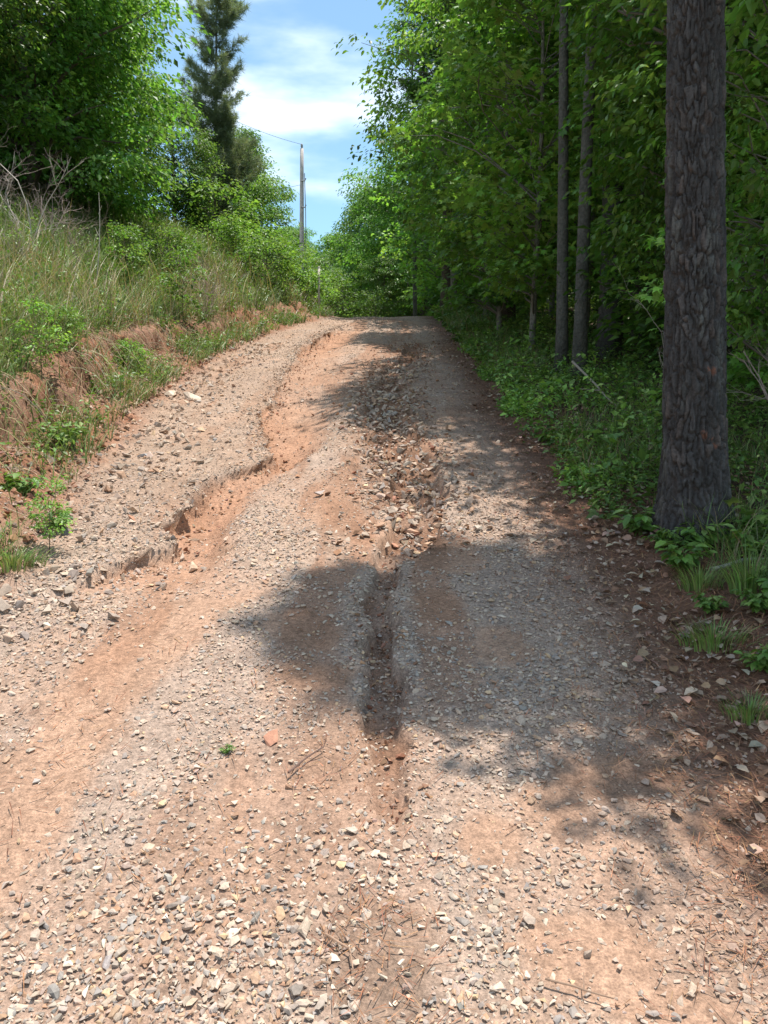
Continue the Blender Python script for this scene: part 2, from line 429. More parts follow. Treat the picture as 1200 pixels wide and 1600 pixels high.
def soil_colour(x, y):
    gm, rm, bl, pt, natural, d, dd, r, need = masks(x, y)
    c = np.tile(FINES, x.shape + (1,)).astype(float)
    dusty = sstep(-0.12, 0.2, fbm(x * 0.9, y * 0.7, 66, 3))
    c = mixc(c, PALE, 0.55 * dusty)
    c = mixc(c, PALE * 0.5 + CLAY * 0.5, natural * 0.6)
    c = mixc(c, PALE * 0.45 + CLAY * 0.55, np.maximum(bl, pt) * 0.95)
    c = mixc(c, np.array([0.26, 0.175, 0.125]), brown_mid(x, y) * 0.8)
    streak = streaks(x, y)
    c = mixc(c, CLAY * 0.82, streak * (0.5 + 0.25 * sstep(2.4, 4, y)))
    verge = sstep(-0.02, 0.05, ledge_x(x, y) - x) * sstep(3.6, 4.6, y)
    c = mixc(c, np.array([0.33, 0.225, 0.16]), verge * (0.5 + 1.5 * fbm(x * 2, y * 2, 94, 4)).clip(0, 0.9))
    deep = sstep(0.02, 0.12, gully(x, y)[0])
    c = mixc(c, CLAY * 0.75 + PALE * 0.25, gm * 0.95)
    c = mixc(c, CLAY, deep * (0.55 + 0.8 * fbm(x * 4, y * 2.5, 67, 3)).clip(0, 1))
    c = mixc(c, CLAY * 0.6, rm * (0.8 + 1.1 * fbm(x * 7, y * 5, 69, 3)).clip(0, 1))
    churn = np.exp(-((x - ip(RUT, y)) / 0.42) ** 2) * sstep(4.0, 4.8, y) * (1 - sstep(13, 17, y))
    c = mixc(c, CLAY * 0.58, churn * sstep(-0.16, 0.06, fbm(x * 3.5, y * 2.2, 70, 4)))
    c = mixc(c, NEED, need * 0.9)
    c = mixc(c, HUMUS, sstep(0.15, 0.6, r))
    # the cut bank
    face = sstep(-0.05, 0.4, d)
    c = mixc(c, REDC * 0.75 + FINES * 0.2, face * 0.9)
    c = mixc(c, REDC, face * sstep(-0.05, 0.15, fbm(x * 2.5, y * 2.5, 68, 3)))
    c = mixc(c, TURF, sstep(0.95, 1.3, dd))
    far = sstep(24, 34, y)
    c = mixc(c, TURF * 0.8, far * 0.9)
    return c
C = soil_colour(X, Y)
nx, ny = len(xs), len(ys)
ii, jj = np.meshgrid(np.arange(ny - 1), np.arange(nx - 1), indexing='ij')
quads = np.stack([ii * nx + jj, ii * nx + jj + 1, (ii + 1) * nx + jj + 1, (ii + 1) * nx + jj], -1).reshape(-1, 4)
cx = 0.25 * (X[:-1, :-1] + X[1:, :-1] + X[:-1, 1:] + X[1:, 1:]).ravel()
cy = 0.25 * (Y[:-1, :-1] + Y[1:, :-1] + Y[:-1, 1:] + Y[1:, 1:]).ravel()
side = np.where(cx < toe_x(cy), 0, np.where(cx > right_x(cy), 2, 1))
side = np.where(cy > 60, 3, side)
_, d_, dd_b = bank_h(X, Y)
lip_ = (0.35 + 2.0 * fbm(X * 0.6, Y * 2.4, 11, 3)).clip(0, 1) * sstep(3.6, 4.6, Y) * (1 - sstep(14, 18, Y)) * (X > -3.4)
XX = X + ledge_shift(X, Y) + lip_ * (0.17 * np.exp(-((dd_b - 1.0) / 0.16) ** 2) - 0.09 * np.exp(-((dd_b - 0.7) / 0.1) ** 2))
allV = np.stack([XX, Y, Z], -1).reshape(-1, 3); allC = C.reshape(-1, 3)
ground = {}
for k, nm in ((1, 'driveway'), (0, 'roadside_bank_terrain'), (2, 'forest_floor_ground'), (3, 'distant_ground')):
    q = quads[side == k]
    used, inv = np.unique(q.ravel(), return_inverse=True)
    me = mesh_from(nm, allV[used], inv.reshape(-1, 4), M_soil, allC[used], True)
    ground[k] = tag(ob(nm, me), {1: 'eroded gravel and red clay driveway climbing to a crest', 0: 'red clay cut bank along the driveway with grass on top',
                                 2: 'brown needle-covered forest floor beside the driveway', 3: 'far ground beyond the crest under the trees'}[k], kind='structure')
driveway = ground[1]

# ------------------------------------------------------------------ gravel
def hull_variant(rng, npts, flat):
    bm = bmesh.new()
    p = rng.randn(npts, 3); p /= np.linalg.norm(p, axis=1)[:, None]
    p *= 0.5 * (1 + 0.18 * rng.randn(npts, 1))
    p *= np.array([1.0, rng.uniform(0.6, 0.9), flat * rng.uniform(0.75, 1.25)])
    for q in p: bm.verts.new(q)
    bmesh.ops.convex_hull(bm, input=bm.verts)
    loose = [v for v in bm.verts if not v.link_faces]
    bmesh.ops.delete(bm, geom=loose, context='VERTS')
    bmesh.ops.triangulate(bm, faces=bm.faces)
    bm.verts.index_update()
    V = np.array([v.co[:] for v in bm.verts]); F = np.array([[v.index for v in f.verts] for f in bm.faces])
    bm.free()
    return V, F
rng = np.random.RandomState(7)
BIG = [hull_variant(rng, 14, 0.4) for _ in range(16)]
MED = [hull_variant(rng, 9, 0.36) for _ in range(12)]
SML = [hull_variant(rng, 6, 0.42) for _ in range(8)]
PAL = np.array([(0.42, 0.355, 0.295), (0.48, 0.40, 0.325), (0.35, 0.31, 0.275), (0.31, 0.30, 0.29), (0.24, 0.23, 0.22), (0.54, 0.48, 0.41), (0.45, 0.31, 0.215), (0.36, 0.225, 0.15), (0.56, 0.42, 0.27), (0.43, 0.345, 0.30)])
PALW = np.array([0.22, 0.20, 0.15, 0.09, 0.05, 0.10, 0.08, 0.04, 0.03, 0.08])
def stone_cols(rng, n, x, y):
    c = np.array([1.03, 0.955, 0.89]) * PAL[rng.choice(len(PAL), n, p=PALW / PALW.sum())]
    c = c * (1 + 0.13 * rng.randn(n, 1)) * (1 + 0.012 * rng.randn(n, 3))
    dust = (np.clip(0.45 + 1.2 * fbm(x * 0.8, y * 0.6, 90, 3), 0.05, 0.85) * (1 + 0.25 * sstep(5, 9, y)))[:, None] * rng.rand(n, 1) ** 0.7
    c = c * (1 - dust) + (PALE * 0.75 + CLAY * 0.25) * dust
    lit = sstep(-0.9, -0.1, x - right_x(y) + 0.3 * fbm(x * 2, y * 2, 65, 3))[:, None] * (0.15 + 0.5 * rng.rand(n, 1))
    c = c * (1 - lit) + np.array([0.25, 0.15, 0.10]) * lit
    return np.clip(c, 0.06, 0.72)
def gravel_density(x, y):
    gm, rm, bl, pt, natural, d, dd, r, need = masks(x, y)
    g = np.ones_like(x)
    g *= 1 - 0.85 * np.maximum(np.maximum(bl, 0.95 * pt), 0.8 * rm)
    g *= 1 - 0.9 * gm
    g *= 1 - 0.5 * natural
    g *= 1 - (0.35 + 0.25 * sstep(2.5, 4, y)) * streaks(x, y)
    g *= 1 - 0.6 * np.exp(-((x - ip(RUT, y)) / 0.3) ** 2) * sstep(4.2, 4.8, y) * (1 - sstep(12, 16, y))
    g *= 1 - 0.6 * brown_mid(x, y)
    g *= 1 - 0.8 * need
    g *= np.clip(0.85 + 1.6 * fbm(x * 2.2, y * 1.4, 92, 4, 0.6), 0.25, 1)
    g *= 1 - sstep(0.0, 0.5, r)
    g *= 1 - (1 - gm) * sstep(-0.02, 0.05, ledge_x(x, y) - x) * sstep(4, 5, y) * np.clip(0.12 + 1.8 * fbm(x * 1.8, y * 1.8, 93, 4, 0.6), 0, 0.7)
    g *= 1 - 0.75 * sstep(0.0, 0.35, d)
    g *= 1 - sstep(0.45, 0.75, d)
    return g
def frames(rng, n, tilt=0.22):
    yaw = rng.rand(n) * 6.283
    T = rot_yxz(yaw, tilt * rng.randn(n), tilt * rng.randn(n))
    s = math.atan(GRADE); Rs = np.array([[1, 0, 0], [0, math.cos(s), -math.sin(s)], [0, math.sin(s), math.cos(s)]])
    return Rs[None] @ T
def sample_road(rng, n, y0, y1, power=2.0):
    """points over the road, denser nearer the camera (density falls as y^-(power-1))"""
    u = rng.rand(n)
    k = 1 - power + 1
    if abs(power - 1) < 1e-6: y = y0 * (y1 / y0) ** u
    else: y = (y0 ** (2 - power) + u * (y1 ** (2 - power) - y0 ** (2 - power))) ** (1 / (2 - power)) if abs(power - 2) > 1e-6 else y0 * (y1 / y0) ** u
    lo = np.maximum(toe_x(y) - 0.8, -0.53 * y - 0.25); hi = np.minimum(right_x(y) + 0.5, 0.53 * y + 0.25)
    x = -2.9 + rng.rand(n) * 4.9
    ok = (x > lo) & (x < hi)
    return x[ok], y[ok]
gmb = MB()
hero = []
def lay(rng, n, y0, y1, smin, smax, variants, power, big=False, lift=0.25):
    x, y = sample_road(rng, n, y0, y1, power)
    ok = rng.rand(len(x)) < gravel_density(x, y); x = x[ok]; y = y[ok]
    s = smin * (smax / smin) ** (rng.rand(len(x)) ** 1.5)
    s = s * np.where(y < 5, 0.95 + 0.22 * np.exp(-((x + 0.45) / 0.4) ** 2 - ((y - 1.7) / 0.4) ** 2) + 0.7 * fbm(x * 1.5, y * 1.5, 95, 3), 1.0)
    z = ground_z(x, y) + s * (0.03 + lift * rng.rand(len(x)))
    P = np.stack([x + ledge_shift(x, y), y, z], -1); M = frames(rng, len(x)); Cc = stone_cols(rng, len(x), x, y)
    S = s[:, None] * (1 + 0.15 * rng.randn(len(x), 3))
    if big:
        vis = (np.abs(x) < 0.47 * y) & (y > 1.62)
        score = np.where(vis, s / y, 0)
        pick = np.argsort(-score)[:290]
        for i in pick: hero.append((P[i], M[i], S[i], Cc[i]))
        keep = np.ones(len(x), bool); keep[pick] = False
        P, M, S, Cc = P[keep], M[keep], S[keep], Cc[keep]
    v = rng.randint(0, len(variants), len(P))
    for k in range(len(variants)):
        sel = v == k
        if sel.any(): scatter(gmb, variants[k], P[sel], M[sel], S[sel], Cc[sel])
lay(rng, 14000, 1.25, 5.0, 0.018, 0.039, BIG, 2.0, big=True)
lay(rng, 98000, 1.25, 6.0, 0.010, 0.027, MED, 1.95)
lay(rng, 52000, 1.25, 5.0, 0.005, 0.013, SML, 2.0)
lay(rng, 70000, 4.2, 23.0, 0.013, 0.036, SML, 1.35)
lay(rng, 3000, 4.5, 20.0, 0.03, 0.07, MED, 1.4)
# stones loosened along the lip of the washout and on the churned middle
def lay_at(rng, x, y, smin, smax, variants, lift=0.2, tint=None):
    s = smin * (smax / smin) ** (rng.rand(len(x)) ** 1.4)
    z = ground_z(x, y) + s * (0.1 + lift * rng.rand(len(x)))
    P = np.stack([x + ledge_shift(x, y), y, z], -1); M = frames(rng, len(x), 0.5); Cc = stone_cols(rng, len(x), x, y) if tint is None else vary(rng, np.array(tint)[rng.randint(0, len(tint), len(x))], len(x), 0.2, 0.05)
    S = s[:, None] * (1 + 0.15 * rng.randn(len(x), 3))
    v = rng.randint(0, len(variants), len(P))
    for k in range(len(variants)):
        sel = v == k
        if sel.any(): scatter(gmb, variants[k], P[sel], M[sel], S[sel], Cc[sel])
yy = rng.uniform(3.6, 19, 2600)
lay_at(rng, ledge_x(ip(LEDGE, yy), yy) + 0.07 * rng.randn(2600) - 0.04, yy, 0.012, 0.05, MED)
yy = rng.uniform(4.6, 12, 2600)
lay_at(rng, ip(RUT, yy) + 0.2 * rng.randn(2600), yy, 0.02, 0.085, MED, 0.35)
xg = rng.uniform(-1.05, 0.05, 5200); yg = rng.uniform(1.3, 2.3, 5200)
sel = rng.rand(5200) < (np.exp(-((xg + 0.5) / 0.42) ** 2 - ((yg - 1.65) / 0.42) ** 2) * (0.7 + 1.2 * fbm(xg * 3, yg * 3, 96, 3)))
lay_at(rng, xg[sel], yg[sel], 0.012, 0.03, MED, 0.25)
CLOD = [CLAY * 0.75, CLAY * 0.6, CLAY * 0.95, PALE * 0.85, REDC * 0.9]
yy = rng.uniform(4.3, 15, 2600)
lay_at(rng, ip(RUT, yy) + 0.26 * rng.randn(2600), yy, 0.012, 0.065, MED, 0.3, CLOD)
yy = rng.uniform(2.2, 4.2, 420)
lay_at(rng, ip(RUT, yy) + 0.06 * rng.randn(420), yy, 0.008, 0.035, MED, 0.2, CLOD)
yy = rng.uniform(4.1, 18, 900)
lay_at(rng, ledge_x(ip(LEDGE, yy), yy) + 0.06 + 0.15 * np.abs(rng.randn(900)), yy, 0.01, 0.05, MED, 0.3, CLOD)
yy = rng.uniform(3.6, 16, 3200)
lay_at(rng, toe_x(yy) - 0.15 - 0.7 * rng.rand(3200), yy, 0.015, 0.09, MED, 0.25, CLOD)
yy = rng.uniform(3.3, 15, 1500)
lay_at(rng, toe_x(yy) + 0.1 + 0.3 * rng.randn(1500), yy, 0.02, 0.10, MED, 0.2)
tag(ob('gravel', gmb.mesh('gravel', M_stone)), 'loose grey and tan crushed gravel spread over the driveway', 'gravel', kind='stuff')

def stone_obj_mat():
    m, N, L = new_mat('crushed_stone')
    out = N.new('ShaderNodeOutputMaterial'); p = N.new('ShaderNodeBsdfPrincipled')
    p.inputs['Roughness'].default_value = 0.85; p.inputs['Specular IOR Level'].default_value = 0.25
    oi = N.new('ShaderNodeObjectInfo'); tc = N.new('ShaderNodeTexCoord')
    c = oi.outputs['Color']
    v, n = noise_val(N, L, 5, 0.75, 1.2, coord=tc.outputs['Object'])
    c = mixmul(N, L, c, v)
    L.new(c, p.inputs['Base Color'])
    b = N.new('ShaderNodeBump'); b.inputs['Strength'].default_value = 0.3; b.inputs['Distance'].default_value = 0.003
    L.new(n.outputs['Fac'], b.inputs['Height']); L.new(b.outputs['Normal'], p.inputs['Normal'])
    L.new(p.outputs['BSDF'], out.inputs['Surface'])
    return m
M_stoneobj = stone_obj_mat()
BIGME = [mesh_from('stone', v, f, M_stoneobj) for v, f in BIG]
def put_stone(P, M, S, c, parent, name='stone', variant=None):
    o = ob(name, BIGME[variant if variant is not None else rng.randint(len(BIGME))], parent)
    o.matrix_local = Matrix.Translation(Vector(P)) @ Matrix(M.tolist()).to_4x4() @ Matrix.Diagonal((*S, 1))
    o.color = (*c, 1)
    return o
for P, M, S, c in hero: put_stone(P, M, S, c, driveway)

# separate rocks on the roadside
ROCKS = [(-2.40, 9.16, 0.25, (0.60, 0.47, 0.36), 'pale tan flat rock at the foot of the bank, left one of a pair'),
         (-2.17, 9.08, 0.26, (0.58, 0.46, 0.36), 'pale tan flat rock at the foot of the bank, right one of a pair'),
         (-1.95, 6.5, 0.10, (0.36, 0.35, 0.35), 'small grey stone block on the gravel verge below the clay bank'),
         (-1.52, 4.80, 0.11, (0.42, 0.22, 0.14), 'flat rust-red stone on the gravel above the washed-out ledge'),
         (-1.05, 4.35, 0.12, (0.56, 0.40, 0.28), 'buff slab in the bottom of the washout'),
         (-1.18, 4.95, 0.10, (0.5, 0.36, 0.25), 'tan stone lying in red clay under the ledge'),
         (-0.72, 6.75, 0.09, (0.20, 0.13, 0.09), 'dark brown stone in the deepest hollow of the washout'),
         (0.17, 5.0, 0.12, (0.45, 0.27, 0.18), 'rust-brown slab across the middle rut'),
         (-0.38, 2.62, 0.10, (0.40, 0.20, 0.13), 'dark red flat stone lying among the foreground gravel')]
for i, (x, y, s, c, lab) in enumerate(ROCKS):
    M = frames(rng, 1, 0.12)[0]
    o = put_stone((x, y, gz(x, y) + 0.1 * s), M, (s, s * 0.8, s * 1.0), c, None, 'rock', i % len(BIGME))
    tag(o, lab, 'rock')

# ------------------------------------------------------------------ trees: prototypes made once, copied as individuals
GREEN = 1.3 * np.array([(0.070, 0.145, 0.028), (0.095, 0.185, 0.034), (0.055, 0.115, 0.026), (0.12, 0.21, 0.045)])
def crown_mesh(name, rng, ctr, out_dir, per, rad, leaf, size, flat=0.4, cols=GREEN, droop=0.45, mat=None):
    """leaf clumps: ctr (n,3) clump centres, each with `per` leaves"""
    mb = MB()
    n = len(ctr)
    idx = np.repeat(np.arange(n), per)
    N = len(idx)
    u = rng.randn(N, 3); u /= np.linalg.norm(u, axis=1)[:, None]
    u *= (rng.rand(N, 1) ** 0.45)
    rr = (rad * (0.7 + 0.6 * rng.rand(n)))[idx]
    off = u * rr[:, None] * np.array([1, 1, flat])
    off[:, 2] -= 0.35 * rr * (u[:, 0] ** 2 + u[:, 1] ** 2) * flat
    P = ctr[idx] + off
    yaw = np.arctan2(off[:, 1] + 0.4 * rr * out_dir[idx, 1], off[:, 0] + 0.4 * rr * out_dir[idx, 0]) - np.pi / 2 + 0.6 * rng.randn(N)
    M = rot_yxz(yaw, -droop + 0.35 * rng.randn(N), 0.45 * rng.randn(N))
    S = size * (0.65 + 0.6 * rng.rand(N))
    tone = cols[rng.randint(0, len(cols), n)][idx] * (0.75 + 0.55 * rng.rand(n))[idx][:, None]
    scatter(mb, leaf, P, M, S, vary(rng, tone, N, 0.16, 0.07))
    return mb.mesh(name, mat or M_leaf)

def trunk_path(rng, h, lean=0.05, wob=0.06, n=14):
    t = np.linspace(0, 1, n)
    a, b = rng.rand(2) * 6.28
    la = rng.rand() * 6.28
    x = lean * h * t * math.cos(la) + wob * np.sin(t * 5 + a) * t
    y = lean * h * t * math.sin(la) + wob * np.sin(t * 4.1 + b) * t
    return np.stack([x, y, t * h - 0.25], -1)

def broadleaf(name, seed, h, r0, z0, z1, Rm, nclump, per, rad, leaf, size, cols=GREEN, profile=None, barkc=(0.17, 0.145, 0.12), lean=0.04, wob=0.08, flat=0.4, droop=0.45, hollow=0.15, forks=0):
    rng = np.random.RandomState(seed)
    T = trunk_path(rng, h, lean, wob)
    def at(z): return np.array([np.interp(z, T[:, 2], T[:, k]) for k in (0, 1, 2)])
    tb = MB()
    rad_t = r0 * (1 - 0.82 * np.linspace(0, 1, len(T)) ** 1.1); rad_t[0] *= 1.35
    tb.tube(T, rad_t, 10, barkc)
    t = rng.rand(nclump)
    if profile is None: profile = lambda q: np.sin(np.pi * (0.12 + 0.8 * q)) ** 0.7
    az = rng.rand(nclump) * 6.283
    rr = Rm * profile(t) * np.sqrt(hollow + (1 - hollow) * rng.rand(nclump)) * (0.55 + 0.8 * vnoise(az * 1.6, t * 7, seed))
    zc = z0 + (z1 - z0) * t
    ctr = np.array([at(z) * np.array([1, 1, 0]) for z in zc]) + np.stack([rr * np.cos(az), rr * np.sin(az), zc], -1)
    outd = np.stack([np.cos(az), np.sin(az), np.zeros(nclump)], -1)
    lb = MB()
    order = rng.permutation(nclump)[:min(nclump, 90)]
    for i in order:
        zb = max(zc[i] - rr[i] * rng.uniform(0.25, 0.7), z0 * 0.6, 0.25)
        a = at(zb); b = ctr[i]
        m = a * 0.45 + b * 0.55 + np.array([0, 0, 0.10 * rr[i]]) + 0.08 * rr[i] * rng.randn(3)
        q = np.stack([a, a * 0.6 + m * 0.4 + 0.03 * rr[i] * rng.randn(3), m, m * 0.4 + b * 0.6 + 0.04 * rr[i] * rng.randn(3), b])
        rb = np.interp(zb, T[:, 2], rad_t) * 0.42
        rb = min(rb, 0.012 + 0.018 * rr[i])
        lb.tube(q, np.linspace(rb, 0.004, 5), 4, np.array(barkc) * 0.8, cap=False)
    return dict(trunk=tb.mesh('trunk', M_bark, True), limbs=lb.mesh('limbs', M_twig, True),
                crown=crown_mesh('crown', rng, ctr, outd, per, rad, leaf, size, flat, cols, droop))

def conifer(seed, h, r0, z0, Rm, dens=1.0, nlen=0.13, nwid=0.006, cols=((0.055, 0.105, 0.035), (0.045, 0.085, 0.038), (0.075, 0.12, 0.04)), barkc=(0.12, 0.09, 0.075), up=0.25, conic=0.75, irregular=0.35):
    rng = np.random.RandomState(seed)
    T = trunk_path(rng, h, 0.012, 0.05)
    def at(z): return np.array([np.interp(z, T[:, 2], T[:, k]) for k in (0, 1, 2)])
    tb = MB(); rad_t = r0 * (1 - 0.9 * np.linspace(0, 1, len(T))); rad_t[0] *= 1.25
    tb.tube(T, rad_t, 12, barkc)
    lb = MB(); tips = []; dirs = []
    z = z0
    while z < h - 0.35:
        q = (z - z0) / (h - z0)
        for k in range(rng.randint(3, 6)):
            a = rng.rand() * 6.283
            ln = Rm * ((1 - q) ** conic * 0.85 + 0.12) * (1 - irregular * rng.rand()) * min(1, 0.45 + q * 4)
            d = np.array([math.cos(a), math.sin(a), 0])
            base = at(z)
            pts = np.stack([base + d * ln * s + np.array([0, 0, up * ln * s ** 1.6 - 0.08 * ln * math.sin(s * 3.1)]) for s in np.linspace(0, 1, 6)])
            lb.tube(pts, np.linspace(0.008 + 0.012 * ln, 0.004, 6), 4, np.array(barkc) * 0.85, cap=False)
            nt_ = int(max(4, dens * 11 * ln))
            for s in np.linspace(0.25, 1, nt_):
                c = np.array([np.interp(s, np.linspace(0, 1, 6), pts[:, j]) for j in range(3)])
                for sd in (-1, 1, 0):
                    lat = np.array([-d[1], d[0], 0]) * sd * ln * 0.42 * (1.1 - s) * (0.4 + 0.8 * rng.rand())
                    tips.append(c + lat + d * abs(sd) * 0.1 * ln * rng.rand() + 0.05 * rng.randn(3)); dirs.append(d + 0.7 * lat / (ln + 0.01) + np.array([0, 0, 0.35]))
        z += rng.uniform(0.22, 0.42)
    tips = np.array(tips); dirs = np.array(dirs); dirs /= np.linalg.norm(dirs, axis=1)[:, None]
    per = 16
    N = len(tips) * per
    idx = np.repeat(np.arange(len(tips)), per)
    v = rng.randn(N, 3); v /= np.linalg.norm(v, axis=1)[:, None]
    v = v + 0.75 * dirs[idx]; v /= np.linalg.norm(v, axis=1)[:, None]
    L_ = nlen * (0.6 + 0.6 * rng.rand(N))
    side_ = np.cross(v, rng.randn(N, 3)); side_ /= np.linalg.norm(side_, axis=1)[:, None] + 1e-9
    b = tips[idx] + 0.02 * rng.randn(N, 3)
    V = np.stack([b - side_ * nwid, b + side_ * nwid, b + v * L_[:, None]], 1).reshape(-1, 3)
    cols = np.array(cols)
    cc = vary(rng, cols[rng.randint(0, len(cols), len(tips))][idx], N, 0.15, 0.05)
    mb = MB(); mb.add(V, np.arange(N * 3).reshape(-1, 3), np.repeat(cc, 3, 0))
    return dict(trunk=tb.mesh('trunk', M_bark, True), limbs=lb.mesh('limbs', M_twig, True), crown=mb.mesh('crown', M_needle))

def plant_thing(name, label, cat, proto, x, y, rz=0.0, s=1.0, group=None, sz=None, tilt=(0, 0), sink=0.0):
    e = bpy.data.objects.new(name, None); COL.objects.link(e)
    e.empty_display_size = 0.3
    e.location = (x, y, gz(x, y) - sink); e.rotation_euler = (tilt[0], tilt[1], rz); e.scale = (s, s, sz if sz else s)
    tag(e, label, cat, group)
    made = {}
    for k, me in proto.items(): made[k] = ob(k, me, made['trunk'] if k == 'limbs' else e)
    return e

SPRING = 1.15 * np.array([(0.115, 0.215, 0.042), (0.145, 0.25, 0.052), (0.09, 0.175, 0.036), (0.165, 0.265, 0.068)])
DEEP = 1.5 * np.array([(0.060, 0.125, 0.028), (0.075, 0.150, 0.032), (0.050, 0.105, 0.025), (0.09, 0.165, 0.035)])
low_prof = lambda q: np.clip(0.55 + 0.9 * q, 0, 1) * np.sqrt(np.clip(1 - q ** 2.2, 0, 1)) + 0.08
P_oakA = broadleaf('oak', 11, 9.5, 0.16, 0.15, 9.3, 3.4, 430, 105, 0.72, KITE, 0.14, DEEP * 1.2, low_prof, flat=0.36, droop=0.5)
P_oakB = broadleaf('oak', 12, 8.0, 0.13, 0.1, 7.8, 2.7, 330, 92, 0.64, KITE, 0.135, SPRING * 0.95, low_prof, flat=0.36, droop=0.5)
P_mapA = broadleaf('maple', 21, 6.5, 0.055, 0.9, 6.4, 1.65, 250, 34, 0.42, MAPLE, 0.115, SPRING * 1.25, None, (0.2, 0.185, 0.16), 0.05, 0.1, 0.22, 0.35, 0.1)
P_mapB = broadleaf('maple', 22, 5.2, 0.045, 0.5, 5.1, 1.5, 210, 34, 0.40, MAPLE, 0.105, DEEP * 1.45, None, (0.2, 0.185, 0.16), 0.05, 0.1, 0.22, 0.35, 0.1)
P_mapC = broadleaf('maple', 23, 7.5, 0.07, 1.3, 7.4, 1.9, 260, 36, 0.45, OVAL, 0.11, SPRING * 1.15, None, (0.2, 0.185, 0.16), 0.04, 0.12, 0.25, 0.55, 0.1)
P_canA = broadleaf('canopy', 31, 13.5, 0.12, 5.0, 13.2, 2.4, 260, 40, 0.55, KITE, 0.15, DEEP, None, (0.2, 0.18, 0.155), 0.025, 0.15, 0.4, 0.45, 0.15)
P_canB = broadleaf('canopy', 32, 11.5, 0.10, 3.4, 11.3, 2.1, 240, 40, 0.5, KITE, 0.14, DEEP * 1.1, None, (0.2, 0.18, 0.155), 0.03, 0.15, 0.4, 0.45, 0.15)
P_thin = broadleaf('thin', 33, 12.0, 0.088, 6.0, 11.8, 1.7, 110, 36, 0.5, KITE, 0.14, DEEP * 1.1, None, (0.10, 0.095, 0.082), 0.015, 0.06, 0.4, 0.45, 0.15)
P_thick = broadleaf('thick', 34, 13.0, 0.17, 6.5, 12.8, 2.3, 180, 40, 0.55, KITE, 0.15, DEEP, None, (0.085, 0.08, 0.072), 0.012, 0.06, 0.4, 0.45, 0.15)
P_wpine = conifer(41, 10.5, 0.14, 0.8, 1.9, 1.25, 0.28, 0.008, cols=((0.22, 0.27, 0.17), (0.18, 0.23, 0.15), (0.24, 0.285, 0.185)), up=0.55, conic=0.3, irregular=0.72)
P_dpine = conifer(42, 15.0, 0.19, 6.0, 2.4, 0.8, 0.18, 0.009, up=0.12, conic=0.6)
P_bushA = broadleaf('bush', 51, 1.3, 0.02, 0.05, 1.25, 0.75, 90, 30, 0.24, KITE, 0.075, SPRING, low_prof, flat=0.55, droop=0.2, lean=0.1)
P_bush2 = broadleaf('bush', 54, 1.3, 0.02, 0.05, 1.25, 0.75, 80, 22, 0.24, KITE, 0.07, DEEP, low_prof, flat=0.55, droop=0.2, lean=0.1)
P_bushB = broadleaf('bush', 52, 0.9, 0.014, 0.03, 0.9, 0.65, 60, 30, 0.22, OVAL, 0.07, SPRING * 1.05, low_prof, flat=0.55, droop=0.2, lean=0.1)
P_sap = broadleaf('sapling', 53, 1.7, 0.012, 0.3, 1.7, 0.45, 40, 16, 0.18, OVAL, 0.085, SPRING * 1.05, None, (0.22, 0.17, 0.12), 0.08, 0.05, 0.4, 0.3)

# the left-hand slope
LT = [('broadleaf_tree', 'large dark green broadleaf tree filling the upper left above the grassy bank', P_oakA, -7.3, 17.2, 0.4, 1.0),
      ('broadleaf_tree', 'lighter green broadleaf tree at the left picture edge above the dead brush', P_oakB, -8.0, 13.8, 2.1, 0.72),
      ('broadleaf_tree', 'bright green broadleaf tree on the slope between the dark tree and the grey-green pine', P_oakB, -7.7, 22.5, 4.0, 0.75),
      ('broadleaf_tree', 'broadleaf tree behind the large dark tree on the upper slope', P_oakA, -9.6, 20.5, 5.0, 1.0),
      ('broadleaf_tree', 'small rounded broadleaf tree between the pine and the utility pole', P_oakB, -5.7, 33.5, 1.0, 0.8),
      ('broadleaf_tree', 'low dense broadleaf tree at the foot of the grey-green pine', P_oakB, -6.6, 26.0, 0.2, 0.55),
      ('broadleaf_tree', 'bright-edged broadleaf tree just right of the large dark tree', P_oakB, -7.2, 18.8, 2.7, 0.7),
      ('broadleaf_tree', 'dark broadleaf tree behind the bare dead shrubs on the bank', P_oakA, -9.8, 16.6, 1.7, 0.85),
      ('broadleaf_tree', 'broadleaf tree at the far left upper edge behind the dead brush', P_oakA, -11.0, 16.0, 3.1, 0.9)]
for nm, lab, pr, x, y, rz, s in LT: plant_thing(nm, lab, 'tree', pr, x, y, rz, s)
plant_thing('pine_tree', 'grey-green pine rising above the left trees against the sky', 'tree', P_wpine, -5.8, 28.5, 2.2, 0.88)

